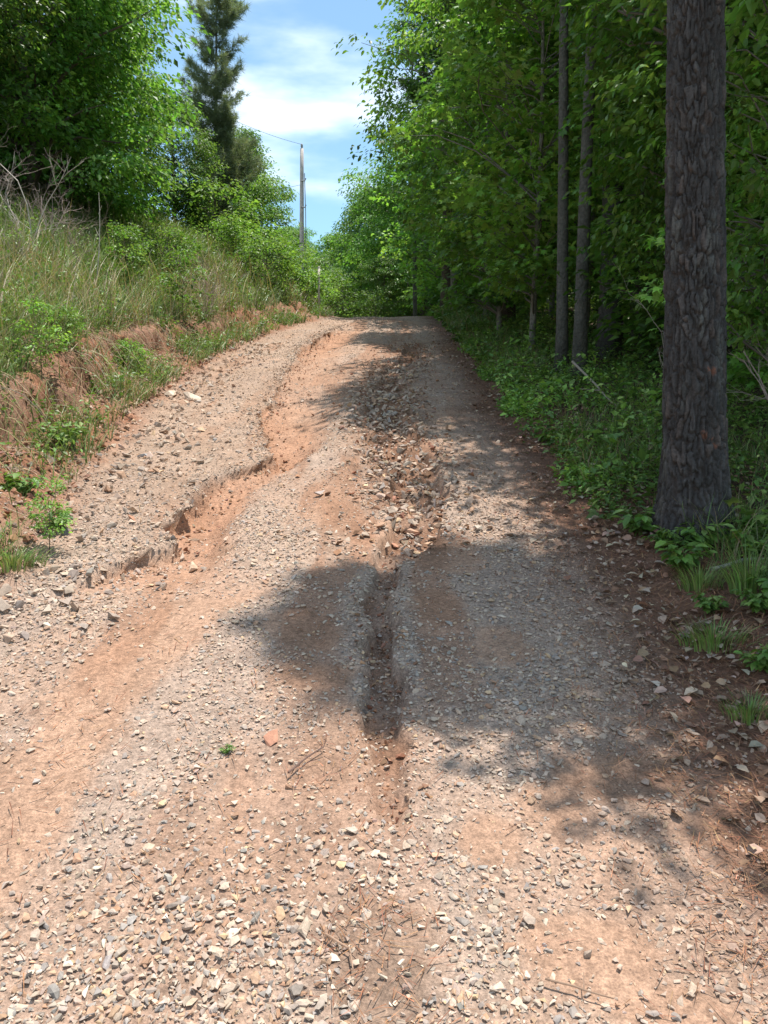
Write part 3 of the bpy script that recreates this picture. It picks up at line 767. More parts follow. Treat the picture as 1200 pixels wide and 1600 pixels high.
# the right-hand forest edge
RT = [('broadleaf_tree', 'slender mottled grey trunk, left one of the twin trunks beyond the big pine', P_thin, 2.24, 10.2, 0.3, 0.9),
      ('broadleaf_tree', 'slender mottled grey trunk, right one of the twin trunks beyond the big pine', P_thin, 2.36, 9.8, 2.9, 1.0),
      ('broadleaf_tree', 'thicker straight grey trunk just behind the twin slender trunks', P_thick, 3.22, 11.6, 1.2, 1.0),
      ('broadleaf_tree', 'dim grey trunk in the shade between the grey trunks and the big pine', P_thick, 4.05, 12.9, 4.2, 0.9),
      ('pine_tree', 'dark pine trunk by the road edge beyond the leafy maples', P_dpine, 2.55, 17.1, 0.5, 1.0),
      ('pine_tree', 'dark pine at the crest with boughs reaching into the sky', P_dpine, 1.9, 25.0, 2.0, 0.95),
      ('broadleaf_tree', 'thin straight trunk at the far end of the driveway', P_thin, 1.15, 30.0, 1.0, 0.95),
      ('maple_tree', 'leafy young maple overhanging the right road edge left of the twin grey trunks', P_mapA, 2.25, 12.4, 0.4, 1.0),
      ('maple_tree', 'leafy maple on the road edge in front of the dark pine trunk', P_mapB, 2.15, 15.2, 2.0, 1.15),
      ('maple_tree', 'bright leafy maple leaning out near the crest', P_mapC, 2.4, 19.2, 3.0, 1.1),
      ('maple_tree', 'tall leafy maple whose branch tips stand against the sky at the crest', P_mapC, 2.0, 23.0, 4.6, 1.35),
      ('maple_tree', 'low maple at the crest beside the road end', P_mapB, 2.1, 26.5, 5.5, 1.2),
      ('maple_tree', 'shaded maple behind the road-edge maples', P_mapA, 3.5, 14.2, 1.4, 1.1),
      ('maple_tree', 'maple deep behind the dark pine trunk', P_mapA, 3.8, 18.5, 2.4, 1.2),
      ('maple_tree', 'broad-leaved sapling tree just left of the big pine trunk', P_mapC, 3.25, 8.3, 0.1, 0.75),
      ('maple_tree', 'bright drooping-leaved tree just right of the big pine trunk', P_mapC, 2.95, 5.9, 2.2, 0.62),
      ('maple_tree', 'low leafy tree behind the weeds at the right picture edge', P_mapB, 3.3, 6.6, 3.6, 0.7),
      ('maple_tree', 'shaded leafy tree filling the gap right of the big pine', P_mapA, 4.3, 8.2, 4.4, 0.9),
      ('maple_tree', 'shaded leafy tree between the twin trunks and the big pine', P_mapB, 3.9, 10.3, 0.9, 1.0),
      ('broadleaf_tree', 'canopy tree standing hidden behind the big pine trunk', P_canB, 2.75, 7.6, 1.9, 0.78),
      ('broadleaf_tree', 'canopy tree at the right picture edge shading the driveway', P_canB, 3.1, 4.3, 3.9, 0.86),
      ('maple_tree', 'slim maple between the crest pine and the road', P_mapA, 2.7, 21.3, 0.9, 1.25)]
for nm, lab, pr, x, y, rz, s in RT: plant_thing(nm, lab, 'tree', pr, x, y, rz, s)
rs = np.random.RandomState(3)
deep = [(5.8, 5.4), (7.0, 7.8), (5.4, 9.6), (8.6, 13.2), (5.6, 15.8), (7.4, 19.6), (4.4, 24), (8.6, 26), (4.0, 29.5), (6.5, 31), (3.2, 34), (9.6, 33), (5.4, 37.5), (11.5, 24), (11, 15), (12.5, 30)]
for i, (x, y) in enumerate(deep):
    plant_thing('forest_tree', 'shaded broadleaf tree standing deep in the forest behind the roadside trees', 'tree', (P_canA, P_canB, P_mapA, P_canB)[i % 4], x + 0.4 * rs.randn(), y + 0.4 * rs.randn(), rs.rand() * 6.28, (0.95, 1.0, 1.45, 0.8)[i % 4] * rs.uniform(0.9, 1.1), 'trees deep in the forest')
for i in range(34):
    y = 9 + 30 * (i + rs.rand()) / 34; x = max(3.0, 0.30 * y) + rs.uniform(0.5, 7)
    plant_thing('understory_shrub', 'shaded understory shrub filling the gloom between the forest trunks', 'shrub', P_bush2, x, y, rs.rand() * 6.28, rs.uniform(1.5, 2.8), 'understory shrubs in the forest')
for i in range(16):
    y = 8 + 36 * (i + rs.rand()) / 16; x = 0.42 * y + 4 + rs.uniform(2, 12)
    plant_thing('forest_tree', 'shaded broadleaf tree standing deep in the forest behind the roadside trees', 'tree', (P_oakA, P_oakB)[i % 2], x, y, rs.rand() * 6.28, rs.uniform(0.9, 1.3), 'trees deep in the forest')
for i, (x, y) in enumerate([(8.2, 36), (10.5, 40), (9.0, 45), (12.5, 47), (11, 53), (14.5, 55), (7.5, 50), (16, 48), (13, 38)]):
    plant_thing('forest_tree', 'shaded broadleaf tree standing deep in the forest behind the roadside trees', 'tree', (P_oakA, P_oakB)[i % 2], x, y, rs.rand() * 6.28, rs.uniform(1.1, 1.4), 'trees deep in the forest')
# far end of the road
far = [(-9.5, 52), (-6.4, 58), (-3.6, 62), (-1.5, 57), (0.6, 54), (-12.5, 60), (2.2, 46), (-5.2, 70), (-8.5, 72), (-1.0, 74), (3.8, 60), (-15, 66), (-2.7, 48), (0.2, 43)]
for i, (x, y) in enumerate(far):
    if i >= 12:
        plant_thing('broadleaf_tree', ('bushy bright green tree below the distant trees right of the utility pole', 'bushy green tree at the far road end under the distant trees')[i - 12], 'tree', P_oakB, x, y, rs.rand() * 6.28, 0.62)
    else:
        plant_thing('distant_tree', 'distant green tree in the belt of woods beyond the crest', 'tree', (P_oakA, P_oakB)[i % 2], x, y, rs.rand() * 6.28, rs.uniform(1.2, 1.45) * (0.78 if x < -3 else 1.0), 'woods beyond the crest')

# ------------------------------------------------------------------ the big pine beside the driveway
def big_pine():
    x0, y0 = 1.74, 4.47
    z0 = gz(x0, y0)
    NA = 190
    zs = np.concatenate([np.arange(-0.25, 3.3, 0.0085), np.linspace(3.34, 11.0, 60)])
    th = np.arange(NA) * 2 * np.pi / NA
    TH, ZZ = np.meshgrid(th, zs)
    rb = np.interp(zs, [-0.25, 0.0, 0.18, 0.5, 1.2, 3.3, 11.0], [0.27, 0.228, 0.184, 0.160, 0.146, 0.124, 0.04])
    # flaky plates: irregular cells, taller than wide, wrapped round the trunk
    NC = 33; cw = 2 * np.pi / NC; ch = 0.095
    g = np.random.RandomState(5); jx = g.rand(NC, 160); jz = g.rand(NC, 160); hh = g.rand(NC, 160)
    U = TH / cw + 0.9 * (vnoise(TH * 3.5, ZZ * 9, 101) - 0.5) + 0.5 * (vnoise(TH * 11, ZZ * 25, 104) - 0.5); W = (ZZ + 1) / ch + 0.9 * (vnoise(TH * 4, ZZ * 12, 102) - 0.5) + 0.4 * (vnoise(TH * 14, ZZ * 40, 105) - 0.5)
    ui = np.floor(U).astype(int); wi = np.floor(W).astype(int)
    f1 = np.full(U.shape, 9.0); f2 = np.full(U.shape, 9.0); hid = np.zeros(U.shape)
    for du in (-1, 0, 1):
        for dw in (-1, 0, 1):
            a = ui + du; b = wi + dw
            dx = (a + jx[a % NC, b % 160]) - U; dz = ((b + jz[a % NC, b % 160]) - W) * 0.8
            d = np.hypot(dx, dz)
            near = d < f1
            f2 = np.where(near, f1, np.minimum(f2, d)); hid = np.where(near, hh[a % NC, b % 160], hid); f1 = np.where(near, d, f1)
    fur = np.abs(fbm(TH * 4.4 + 0.6 * fbm(TH * 3, ZZ * 6, 107, 3), ZZ * 2.1, 106, 3, 0.55))
    edge = sstep(0.02, 0.22, f2 - f1) * (0.35 + 0.65 * sstep(0.0, 0.06, fur))
    flake = fbm(TH * 9, ZZ * 14, 103, 4, 0.7)
    fade = np.interp(ZZ, [-0.25, 3.3, 6], [1, 1, 0.3])
    rad = rb[:, None] * (1 + 0.05 * np.sin(TH * 3 + 1) * np.interp(ZZ, [-0.25, 0.15, 0.6], [2.6, 1.3, 0.25]) + 0.02 * np.sin(TH * 2 + ZZ)) + fade * (0.021 * (edge - 0.5) + 0.009 * (hid - 0.5) * edge + 0.017 * flake)
    lean = -0.026
    X_ = rad * np.cos(TH) + lean * ZZ - 0.01 * ZZ * ZZ * 0.1; Y_ = rad * np.sin(TH) + 0.01 * ZZ
    V = np.stack([X_, Y_, ZZ], -1).reshape(-1, 3)
    n = len(zs)
    i, j = np.meshgrid(np.arange(n - 1), np.arange(NA), indexing='ij')
    F = np.stack([i * NA + j, i * NA + (j + 1) % NA, (i + 1) * NA + (j + 1) % NA, (i + 1) * NA + j], -1).reshape(-1, 4)
    base = np.array([0.056, 0.051, 0.049])
    c = base[None, None] * (0.8 + 0.5 * hid)[..., None] * (1 + 0.9 * flake)[..., None]
    c = mixc(c, np.array([0.05, 0.036, 0.03]), (1 - edge) * 0.5)
    c = mixc(c, np.array([0.13, 0.082, 0.06]), sstep(0.85, 0.95, hid) * edge * 0.25)
    c = mixc(c, np.array([0.125, 0.122, 0.108]), sstep(0.05, 0.22, fbm(TH * 2.2, ZZ * 2.5, 108, 4)) * edge * 0.5)
    for (ta, zc, rr) in ((-1.30, 0.86, 0.045), (-1.48, 0.87, 0.03), (-1.62, 0.52, 0.05), (-1.38, 0.50, 0.03), (-1.2, 0.46, 0.035)):
        dd_ = np.hypot((TH - (ta % 6.283)) * 0.19, ZZ - zc) + 0.05 * flake
        c = mixc(c, np.array([0.21, 0.085, 0.05]), (1 - sstep(rr * 0.3, rr * 0.8, dd_ + 0.12 * np.abs(flake))) * 0.7)
    e = bpy.data.objects.new('pine_tree', None); COL.objects.link(e); e.location = (x0, y0, z0)
    tag(e, 'thick dark pine trunk with deeply furrowed bark beside the driveway', 'tree')
    tr = ob('trunk', mesh_from('trunk', V, F, M_pinebark, c.reshape(-1, 3), True), e)
    pr = conifer(43, 10.6, 0.05, 7.2, 1.12, 1.3, 0.2, 0.008, up=0.1, conic=0.45)
    ob('limbs', pr['limbs'], tr); ob('crown', pr['crown'], e)
big_pine()

# ------------------------------------------------------------------ bank vegetation
rng = np.random.RandomState(17)
BG = 1.22 * np.array([(0.10, 0.165, 0.045), (0.13, 0.20, 0.055), (0.17, 0.225, 0.075), (0.085, 0.14, 0.04)])
STRAW = np.array([(0.42, 0.34, 0.20), (0.36, 0.27, 0.16), (0.30, 0.22, 0.15), (0.48, 0.40, 0.26)])
def bank_points(n, y0=3.0, y1=36, dmin=0.2, dmax=8, pw=1.0):
    y = y0 * (y1 / y0) ** rng.rand(n)
    d = dmin + (dmax - dmin) * rng.rand(n) ** 1.5
    x = toe_x(y) - d
    ok = np.abs(x) < 0.56 * y + 0.6
    x, y = x[ok], y[ok]
    _, d2, dd = bank_h(x, y)
    patch = fbm(x * 1.2, y * 1.2, 120, 3)
    keep = rng.rand(len(x)) < np.where(dd < 0.95, np.clip(0.4 + 2.4 * patch, 0.06, 0.95) * sstep(0.05, 0.5, d2), 1.0)
    x, y, dd = x[keep], y[keep], dd[keep]
    return x, y, ground_z(x, y), dd
def dryness(x, y):
    s = sstep(0.0, 0.22, fbm(x * 0.55, y * 0.45, 121, 3) + 0.02)
    top = np.exp(-((x + 4.6) / 0.8) ** 2 - ((y - 9.0) / 2.2) ** 2) * 0.8
    brush = np.exp(-((x + 3.6) / 0.7) ** 2 - ((y - 16.0) / 2.5) ** 2) * 0.85
    return np.clip(0.07 + s * 0.55 + top + brush, 0.05, 0.95)
gb = MB()
x, y, z, dd = bank_points(98000)
n = len(x)
dry = rng.rand(n) < dryness(x, y) * 0.55
H = (0.18 + 0.48 * rng.rand(n) ** 1.5) * np.where(dd < 1.0, 0.6, 1.0) * np.interp(y, [3, 8, 30], [0.8, 1.0, 1.25])
cc = np.where(dry[:, None], STRAW[rng.randint(0, 4, n)], BG[rng.randint(0, 4, n)])
yaw = rng.rand(n) * 6.283
near_lip = dd < 1.25
yaw = np.where(near_lip & (rng.rand(n) < 0.6), 0.7 * rng.randn(n), yaw)
blades(gb, np.stack([x, y, z - 0.01], -1), H, yaw, 0.25 + 0.75 * rng.rand(n), 0.0022 + 0.0005 * y * rng.rand(n), vary(rng, cc, n, 0.18, 0.06))
# tall dry stems
x, y, z, dd = bank_points(6500, dmin=0.9)
n = len(x); keep = rng.rand(n) < dryness(x, y); x, y, z = x[keep], y[keep], z[keep]; n = len(x)
blades(gb, np.stack([x, y, z], -1), 0.45 + 0.6 * rng.rand(n), rng.rand(n) * 6.283, 0.1 + 0.5 * rng.rand(n), 0.0022 + 0.0003 * y, vary(rng, STRAW[rng.randint(0, 4, n)], n, 0.15, 0.05))
tag(ob('bank_grass', gb.mesh('bank_grass', M_weed)), 'tangled green and straw-coloured grass covering the bank', 'grass', kind='stuff')
# broad-leaved weeds
wb = MB()
x, y, z, dd = bank_points(4200, dmin=0.3)
per = 16
n = len(x); h = (0.15 + 0.38 * rng.rand(n)) * np.where(dd < 1, 0.6, 1)
idx = np.repeat(np.arange(n), per); N = len(idx); t = rng.rand(N) ** 0.7
lx, ly = (rng.rand(n) - 0.5) * 0.5, (rng.rand(n) - 0.5) * 0.5
P = np.stack([x[idx] + (lx * h)[idx] * t + 0.05 * rng.randn(N), y[idx] + (ly * h)[idx] * t + 0.05 * rng.randn(N), z[idx] + h[idx] * t], -1)
M = rot_yxz(rng.rand(N) * 6.283, -0.1 + 0.5 * rng.randn(N), 0.4 * rng.randn(N))
tone = np.concatenate([BG, SPRING])[rng.randint(0, 8, n)] * (0.8 + 0.4 * rng.rand(n, 1))
scatter(wb, KITE, P, M, (0.022 + 0.036 * rng.rand(N)) * np.interp(y[idx], [3, 20], [0.9, 1.6]), vary(rng, tone[idx], N, 0.15, 0.06))
blades(wb, np.stack([x, y, z], -1), h, np.arctan2(ly, lx), 0.3 * np.ones(n), np.full(n, 0.004), vary(rng, (0.16, 0.16, 0.07), n))
tag(ob('bank_weeds', wb.mesh('bank_weeds', M_weed)), 'leafy green weeds growing among the bank grass', 'weeds', kind='stuff')

# roots and dead stems hanging over the cut
rb_ = MB()
yy = rng.uniform(4, 16, 750)
xx = toe_x(yy) - 0.55 - 0.75 * rng.rand(750)
for a, b in zip(xx, yy):
    L_ = rng.uniform(0.12, 0.5); an = rng.normal(-0.1, 0.7); st_ = np.linspace(0, 1, 5)
    qx = a + L_ * st_ * math.cos(an); qy = b + L_ * st_ * math.sin(an); qz = ground_z(qx, qy)
    q = np.stack([qx, qy, np.maximum(qz + 0.012, qz[0] + 0.04 * np.sin(3.1 * st_) - 0.75 * L_ * st_ * st_)], -1)
    rb_.tube(q, np.linspace(0.004, 0.0015, 5), 3, vary(rng, STRAW[rng.randint(4)] * 0.8, 1)[0], cap=False)
tag(ob('dry_grass_litter', rb_.mesh('dry_grass_litter', M_dry)), 'dry stems and roots hanging down the face of the clay bank', 'dry grass', kind='stuff')

BU = [('shrub', 'bright green leafy shrub in the middle of the grassy bank', P_bushB, -3.35, 8.4, 0.36), ('shrub', 'green shrub low on the bank above the clay cut', P_bushB, -3.1, 9.9, 0.42),
      ('shrub', 'light green shrub on top of the bank under the large dark tree', P_bushA, -4.8, 15.2, 0.6), ('shrub', 'leafy shrub at the right foot of the large dark tree', P_bushA, -4.4, 16.6, 0.85),
      ('shrub', 'tall bushy shrub on the bank below the small rounded tree', P_bushA, -4.2, 22.5, 1.1), ('shrub', 'dense dark-edged bramble mound overhanging the bank near the crest', P_bushA, -3.0, 21.0, 1.15),
      ('shrub', 'bramble mound on the bank just below the utility pole', P_bushA, -3.1, 24.5, 1.3), ('shrub', 'low bright green shrub at the left of the crest', P_bushB, -2.2, 24.0, 1.2),
      ('shrub', 'bright green shrub beyond the crest beside the road end', P_bushA, -1.5, 28.0, 1.2), ('shrub', 'green shrub beside the small pale post', P_bushA, -3.3, 30.0, 1.6),
      ('shrub', 'rounded shrub at the foot of the grey-green pine', P_bushA, -5.2, 25.5, 1.9), ('shrub', 'shrub on the slope right of the small rounded tree', P_bushA, -5.0, 35.0, 2.2),
      ('shrub', 'shrub low on the far bank left of the utility pole', P_bushA, -4.6, 30.0, 1.8), ('shrub', 'wide shrub far behind the small pale post', P_bushA, -2.6, 36.0, 2.3),
      ('shrub', 'shrub at the far end of the road below the thin straight trunk', P_bushA, -0.4, 34.0, 1.5)]
for i, (nm, lab, pr, x, y, s) in enumerate(BU): plant_thing(nm, lab, 'shrub', pr, x, y, i * 1.3, s)
SA = [('sapling', 'young leafy sapling standing on the bank near its top', -4.1, 13.2, 0.7), ('sapling', 'thin dark-stemmed sapling on the bank above the clay cut', -3.0, 7.1, 0.42),
      ('sapling', 'leafy seedling at the foot of the bank beside a dark hollow', -1.80, 4.25, 0.25), ('sapling', 'upright sapling on the bank beside the pinkish dead brush', -3.3, 13.4, 0.75)]
for i, (nm, lab, x, y, s) in enumerate(SA): plant_thing(nm, lab, 'sapling', P_sap, x, y, i * 1.7, s)

def dead_shrub(seed, h, n0=5, spread=0.5, col=(0.36, 0.31, 0.27), r=0.009):
    rng = np.random.RandomState(seed); mb = MB()
    def grow(p, d, L_, rad, lev):
        q = [p]
        for k in range(4):
            d = d + 0.16 * rng.randn(3); d = d / np.linalg.norm(d); q.append(q[-1] + d * L_ / 4)
        mb.tube(q, np.linspace(rad, rad * 0.5, 5), 4, np.array(col) * rng.uniform(0.8, 1.2), cap=False)
        if lev < 3:
            for k in range(rng.randint(2, 5)):
                nd = d + spread * 1.3 * rng.randn(3); nd[2] = abs(nd[2]) * 0.8 + 0.15
                grow(q[rng.randint(1, 5)], nd / np.linalg.norm(nd), L_ * rng.uniform(0.35, 0.65), rad * 0.5, lev + 1)
    for k in range(n0):
        d = np.array([spread * rng.randn(), spread * rng.randn(), 1.0])
        grow(np.array([0.05 * rng.randn(), 0.05 * rng.randn(), -0.05]), d / np.linalg.norm(d), h * rng.uniform(0.5, 0.75), r, 0)
    return mb.mesh('dead_shrub', M_twig)
D_A = dead_shrub(61, 1.9, 4, 0.28, (0.42, 0.37, 0.32), 0.012); D_B = dead_shrub(62, 1.3, 7, 0.5, (0.33, 0.26, 0.23), 0.008); D_C = dead_shrub(63, 1.0, 12, 0.4, (0.32, 0.235, 0.205), 0.005)
DS = [('tall bare grey dead shrub standing on the bank at the left', D_A, -5.3, 12.2, 1.0), ('spreading bare dead shrub at the left picture edge under the light green tree', D_B, -5.9, 12.4, 1.2),
      ('tangle of bare twigs beside the tall bare dead shrub', D_B, -5.5, 13.4, 1.1), ('feathery pinkish dead brush in the middle of the bank', D_C, -3.45, 15.6, 1.1),
      ('pinkish dead brush lower on the bank above the clay cut', D_C, -3.2, 14.4, 0.9), ('thin dead brush at the top of the bank under the dark tree', D_C, -4.9, 13.2, 1.1), ('dry brush at the top edge of the straw-coloured grass', D_C, -4.7, 10.6, 0.8)]
for i, (lab, me, x, y, s) in enumerate(DS):
    o = ob('dead_shrub', me, None, (x, y, gz(x, y))); o.scale = (s, s, s); o.rotation_euler = (0, 0, i * 1.1); tag(o, lab, 'dead shrub')
ST = [('tall pale dead stalk rising in front of the dark tree', -4.25, 12.0, 1.55, 0.010, (0.50, 0.44, 0.36)), ('yellowish upright stalk on the bank below the tall pale one', -2.98, 8.0, 1.0, 0.006, (0.48, 0.42, 0.18)),
      ('short tan bent stalk low on the bank', -3.5, 7.4, 0.55, 0.006, (0.55, 0.44, 0.3)), ('leaning straw stalk on the bank beside the bright shrub', -3.4, 9.3, 0.6, 0.006, (0.52, 0.42, 0.26)),
      ('pale straw stalk in the dry grass at the left edge', -4.5, 9.8, 0.8, 0.006, (0.52, 0.42, 0.28))]
for i, (lab, x, y, h, r, c) in enumerate(ST):
    mb = MB(); t = np.linspace(0, 1, 8)
    mb.tube(np.stack([0.06 * h * np.sin(t * 2 + i), 0.05 * h * t, h * t], -1), np.linspace(r, r * 0.35, 8), 6, c)
    for k in range(3): 
        q = 0.4 + 0.2 * k; mb.tube([(0.05 * h * math.sin(q * 2 + i), 0.05 * h * q, h * q), (0.05 * h * math.sin(q * 2 + i) + 0.05 * (-1) ** k, 0.05 * h * q, h * q + 0.12)], [r * 0.4, r * 0.2], 4, c)
    o = ob('dead_stalk', mb.mesh('dead_stalk', M_dry), None, (x, y, gz(x, y) - 0.03)); tag(o, lab, 'dead stalk')

# ------------------------------------------------------------------ undergrowth, needles and leaf litter on the right
rng = np.random.RandomState(23)
ub = MB()
n0 = 17000
y = 2.2 * (30 / 2.2) ** rng.rand(n0); r = 0.02 + 5.5 * rng.rand(n0) ** 1.9
x = right_x(y) + r
clear = np.interp(y, [2, 3.4, 4.2, 5.0, 6, 30], [0.55, 0.5, 0.33, 0.12, 0.05, 0.0])
ok = (r > clear + 0.25 * fbm(x * 1.5, y * 1.5, 131, 3)) & (np.abs(x) < 0.56 * y + 0.8)
ok &= rng.rand(n0) < np.clip(0.55 + 2.2 * fbm(x * 1.1, y * 1.1, 132, 3) + 0.15 * sstep(4.5, 6, y), 0.04, 1)
ok &= np.hypot(x - 1.74, y - 4.47) > 0.26
x, y, r = x[ok], y[ok], r[ok]; z = ground_z(x, y); n = len(x)
h = (0.04 + 0.30 * rng.rand(n) ** 2.0) * np.clip(0.5 + r, 0.5, 1.4) * (1 + 1.5 * fbm(x * 0.8, y * 0.8, 135, 3))
per = 7; idx = np.repeat(np.arange(n), per); N = len(idx); t = 0.25 + 0.75 * rng.rand(N)
P = np.stack([x[idx] + 0.045 * rng.randn(N), y[idx] + 0.045 * rng.randn(N), z[idx] + h[idx] * t], -1)
M = rot_yxz(rng.rand(N) * 6.283, -0.15 + 0.4 * rng.randn(N), 0.35 * rng.randn(N))
tone = np.array([1.08, 0.98, 1.0]) * np.concatenate([DEEP * 1.1, SPRING * 1.3])[rng.randint(0, 8, n)] * (1 + 1.6 * fbm(x * 0.9, y * 0.9, 134, 3))[:, None]
scatter(ub, KITE, P, M, np.exp(rng.randn(n) * 0.4)[idx].clip(0.5, 2.4) * (0.02 + 0.032 * rng.rand(N)) * np.interp(y[idx], [3, 5, 20], [0.8, 1.0, 1.8]), vary(rng, tone[idx], N, 0.16, 0.06))
ng = 34000
y = 2.6 * (26 / 2.6) ** rng.rand(ng); r = 2.2 * rng.rand(ng) ** 1.6; x = right_x(y) + 0.02 + r
ok = (rng.rand(ng) < np.clip(0.3 + 2.4 * fbm(x * 1.4, y * 1.4, 133, 3), 0.02, 1)) & (r > np.interp(y, [2, 4.2, 5, 30], [0.5, 0.35, 0.08, -0.02]))
x, y = x[ok], y[ok]; n = len(x)
blades(ub, np.stack([x, y, ground_z(x, y)], -1), 0.07 + 0.28 * rng.rand(n) ** 1.5, rng.rand(n) * 6.283, 0.3 + 0.6 * rng.rand(n), 0.0018 + 0.0004 * y, vary(rng, np.concatenate([BG, BG, STRAW[:2] * 0.7])[rng.randint(0, 10, n)], n, 0.15, 0.06))
tag(ob('undergrowth', ub.mesh('undergrowth', M_weed)), 'low leafy undergrowth and grass along the shaded forest edge', 'undergrowth', kind='stuff')

P_weed = None
def weed_clump(seed, nst, h, leaf, size, grass=False, cols=SPRING):
    rng = np.random.RandomState(seed); mb = MB(); sm = MB()
    if grass:
        n = nst * 8; a = rng.rand(n) * 6.283; q = 0.13 * rng.rand(n)
        blades(mb, np.stack([q * np.cos(a), q * np.sin(a), np.full(n, -0.01)], -1), h * (0.5 + 0.6 * rng.rand(n)), a, 0.25 + 0.6 * rng.rand(n), 0.002 + 0.002 * rng.rand(n), vary(rng, cols[rng.randint(0, 4, n)], n, 0.15, 0.06), 4)
        return dict(blades=mb.mesh('blades', M_weed))
    for k in range(nst):
        a = rng.rand() * 6.283; q = np.linspace(0, 1, 6); sp = h * rng.uniform(0.2, 0.8); hh = h * rng.uniform(0.55, 1.1)
        pts = np.stack([sp * q ** 1.5 * math.cos(a), sp * q ** 1.5 * math.sin(a), hh * (q - 0.25 * q ** 2)], -1)
        sm.tube(pts, np.linspace(0.003, 0.0012, 6), 4, (0.12, 0.15, 0.05), cap=False)
        m = 8; t = np.linspace(0.3, 1, m)
        P = np.stack([np.interp(t, q, pts[:, i]) for i in range(3)], -1)
        yw = a - np.pi / 2 + np.where(np.arange(m) % 2, 1.1, -1.1) + 0.3 * rng.randn(m); yw[-1] = a - np.pi / 2
        scatter(mb, leaf, P, rot_yxz(yw, -0.15 + 0.25 * rng.randn(m), 0.3 * rng.randn(m)), size * (0.7 + 0.5 * rng.rand(m)), vary(rng, np.tile(cols[rng.randint(0, 4)], (m, 1)), m, 0.12, 0.05))
    return dict(stems=sm.mesh('stems', M_dry), leaves=mb.mesh('leaves', M_weed))
W_A = weed_clump(71, 12, 0.22, OVAL, 0.075); W_B = weed_clump(72, 16, 0.16, OVAL, 0.05, cols=SPRING * 0.9); W_C = weed_clump(73, 9, 0.35, MAPLE, 0.10)
G_A = weed_clump(74, 22, 0.24, KITE, 0.1, True, BG * 1.2); G_B = weed_clump(75, 34, 0.12, KITE, 0.1, True, np.vstack([BG[:3] * 1.25, STRAW[1:2] * 0.8]))
WE = [('weed', 'broad-leaved weed at the left foot of the big pine', W_B, 1.52, 4.22, 1.0), ('weed', 'leafy weed in front of the big pine trunk', W_A, 1.66, 4.18, 0.8), ('weed', 'bright leafy weed at the right foot of the big pine', W_C, 1.98, 4.25, 0.8),
      ('weed', 'broad-leaved plant at the right picture edge beside the big pine', W_C, 2.05, 4.05, 0.75), ('grass_tuft', 'long-bladed grass tuft at the right picture edge below the big pine', G_A, 1.68, 3.62, 1.0),
      ('grass_tuft', 'short bright green grass tuft standing alone in the leaf litter', G_B, 1.38, 3.28, 1.1), ('grass_tuft', 'grass tuft in front of the fallen grey stick', G_A, 1.50, 3.75, 0.75),
      ('grass_tuft', 'small grass tuft at the right picture edge nearest the camera', G_B, 1.31, 2.78, 0.8), ('weed', 'dark leafy weed beside the lone grass tuft', W_B, 1.62, 3.4, 0.8),
      ('grass_tuft', 'yellow-green grass tuft in the gravel at the foot of the bank', G_B, -1.88, 4.0, 1.2), ('weed', 'small leafy weed on the gravel verge below the bank', W_B, -1.9, 4.6, 0.9), ('weed', 'tiny green weed alone in the foreground gravel', W_B, -0.52, 2.55, 0.22),
      ('weed', 'leafy weed between the big pine and the leaf litter, left of the fallen stick', W_A, 1.50, 3.98, 0.9), ('weed', 'low leafy weed right behind the fallen grey stick', W_B, 1.85, 4.0, 1.1),
      ('weed', 'dark green weed under the long-bladed grass tuft', W_A, 1.72, 3.45, 0.8), ('weed', 'small leafy weed on the litter above the lone grass tuft', W_B, 1.45, 3.5, 0.7),
      ('weed', 'leafy weed hugging the left side of the big pine base', W_A, 1.45, 4.5, 0.9), ('weed', 'small weed at the right picture edge above the nearest grass tuft', W_B, 1.45, 3.02, 0.8),
      ('weed', 'leafy weed rooted in the face of the clay bank', W_A, -2.3, 5.1, 0.9), ('weed', 'trailing green weed on the bank above the gravel verge', W_A, -2.45, 6.2, 1.0)]
for i, (nm, lab, pr, x, y, s) in enumerate(WE): plant_thing(nm, lab, 'weed' if nm == 'weed' else 'grass', pr, x, y, i * 0.9, s)

# fallen needles and dead leaves
nb = MB()
n0 = 85000
y = 1.3 * (16 / 1.3) ** rng.rand(n0); x = -1.6 + 4.2 * rng.rand(n0)
r = x - right_x(y)
p = 0.015 + 0.95 * sstep(-0.75, 0.0, r + 0.3 * fbm(x * 2, y * 2, 65, 3)) * (1 - 0.7 * sstep(0.8, 2, r)) + 0.35 * brown_mid(x, y) + 0.08 * sstep(0.0, 0.15, fbm(x * 1.5, y * 1.5, 140, 3))
ok = (rng.rand(n0) < p) & (np.abs(x) < 0.55 * y + 0.2)
x, y = x[ok], y[ok]; n = len(x)
a = rng.rand(n) * 6.283; L_ = 0.03 + 0.055 * rng.rand(n)
D = np.stack([np.cos(a) * L_, np.sin(a) * L_, np.zeros(n)], -1)
def on(xa, ya, dz): return np.stack([xa, ya, ground_z(xa, ya) + dz], -1)
lift = 0.006 + 0.016 * rng.rand(n)
A_ = on(x, y, lift); B_ = on(x + D[:, 0], y + D[:, 1], lift * rng.uniform(0.4, 1.6, n))
wv = np.stack([-np.sin(a), np.cos(a), np.zeros(n)], -1) * (0.0008 + 0.00035 * y)[:, None]
V = np.stack([A_ - wv, A_ + wv, B_], 1).reshape(-1, 3)
cc = vary(rng, np.array([(0.26, 0.12, 0.065), (0.33, 0.18, 0.10), (0.19, 0.085, 0.05)])[rng.randint(0, 3, n)], n, 0.2, 0.06)
nb.add(V, np.arange(3 * n).reshape(-1, 3), np.repeat(cc, 3, 0))
tag(ob('fallen_needles', nb.mesh('fallen_needles', M_dry)), 'red-brown fallen pine needles along the shaded road edge', 'needles', kind='stuff')
lb = MB()
n0 = 12500
y = 2.0 * (18 / 2.0) ** rng.rand(n0); r = -0.55 + 3.6 * rng.rand(n0) ** 1.4; x = right_x(y) + r
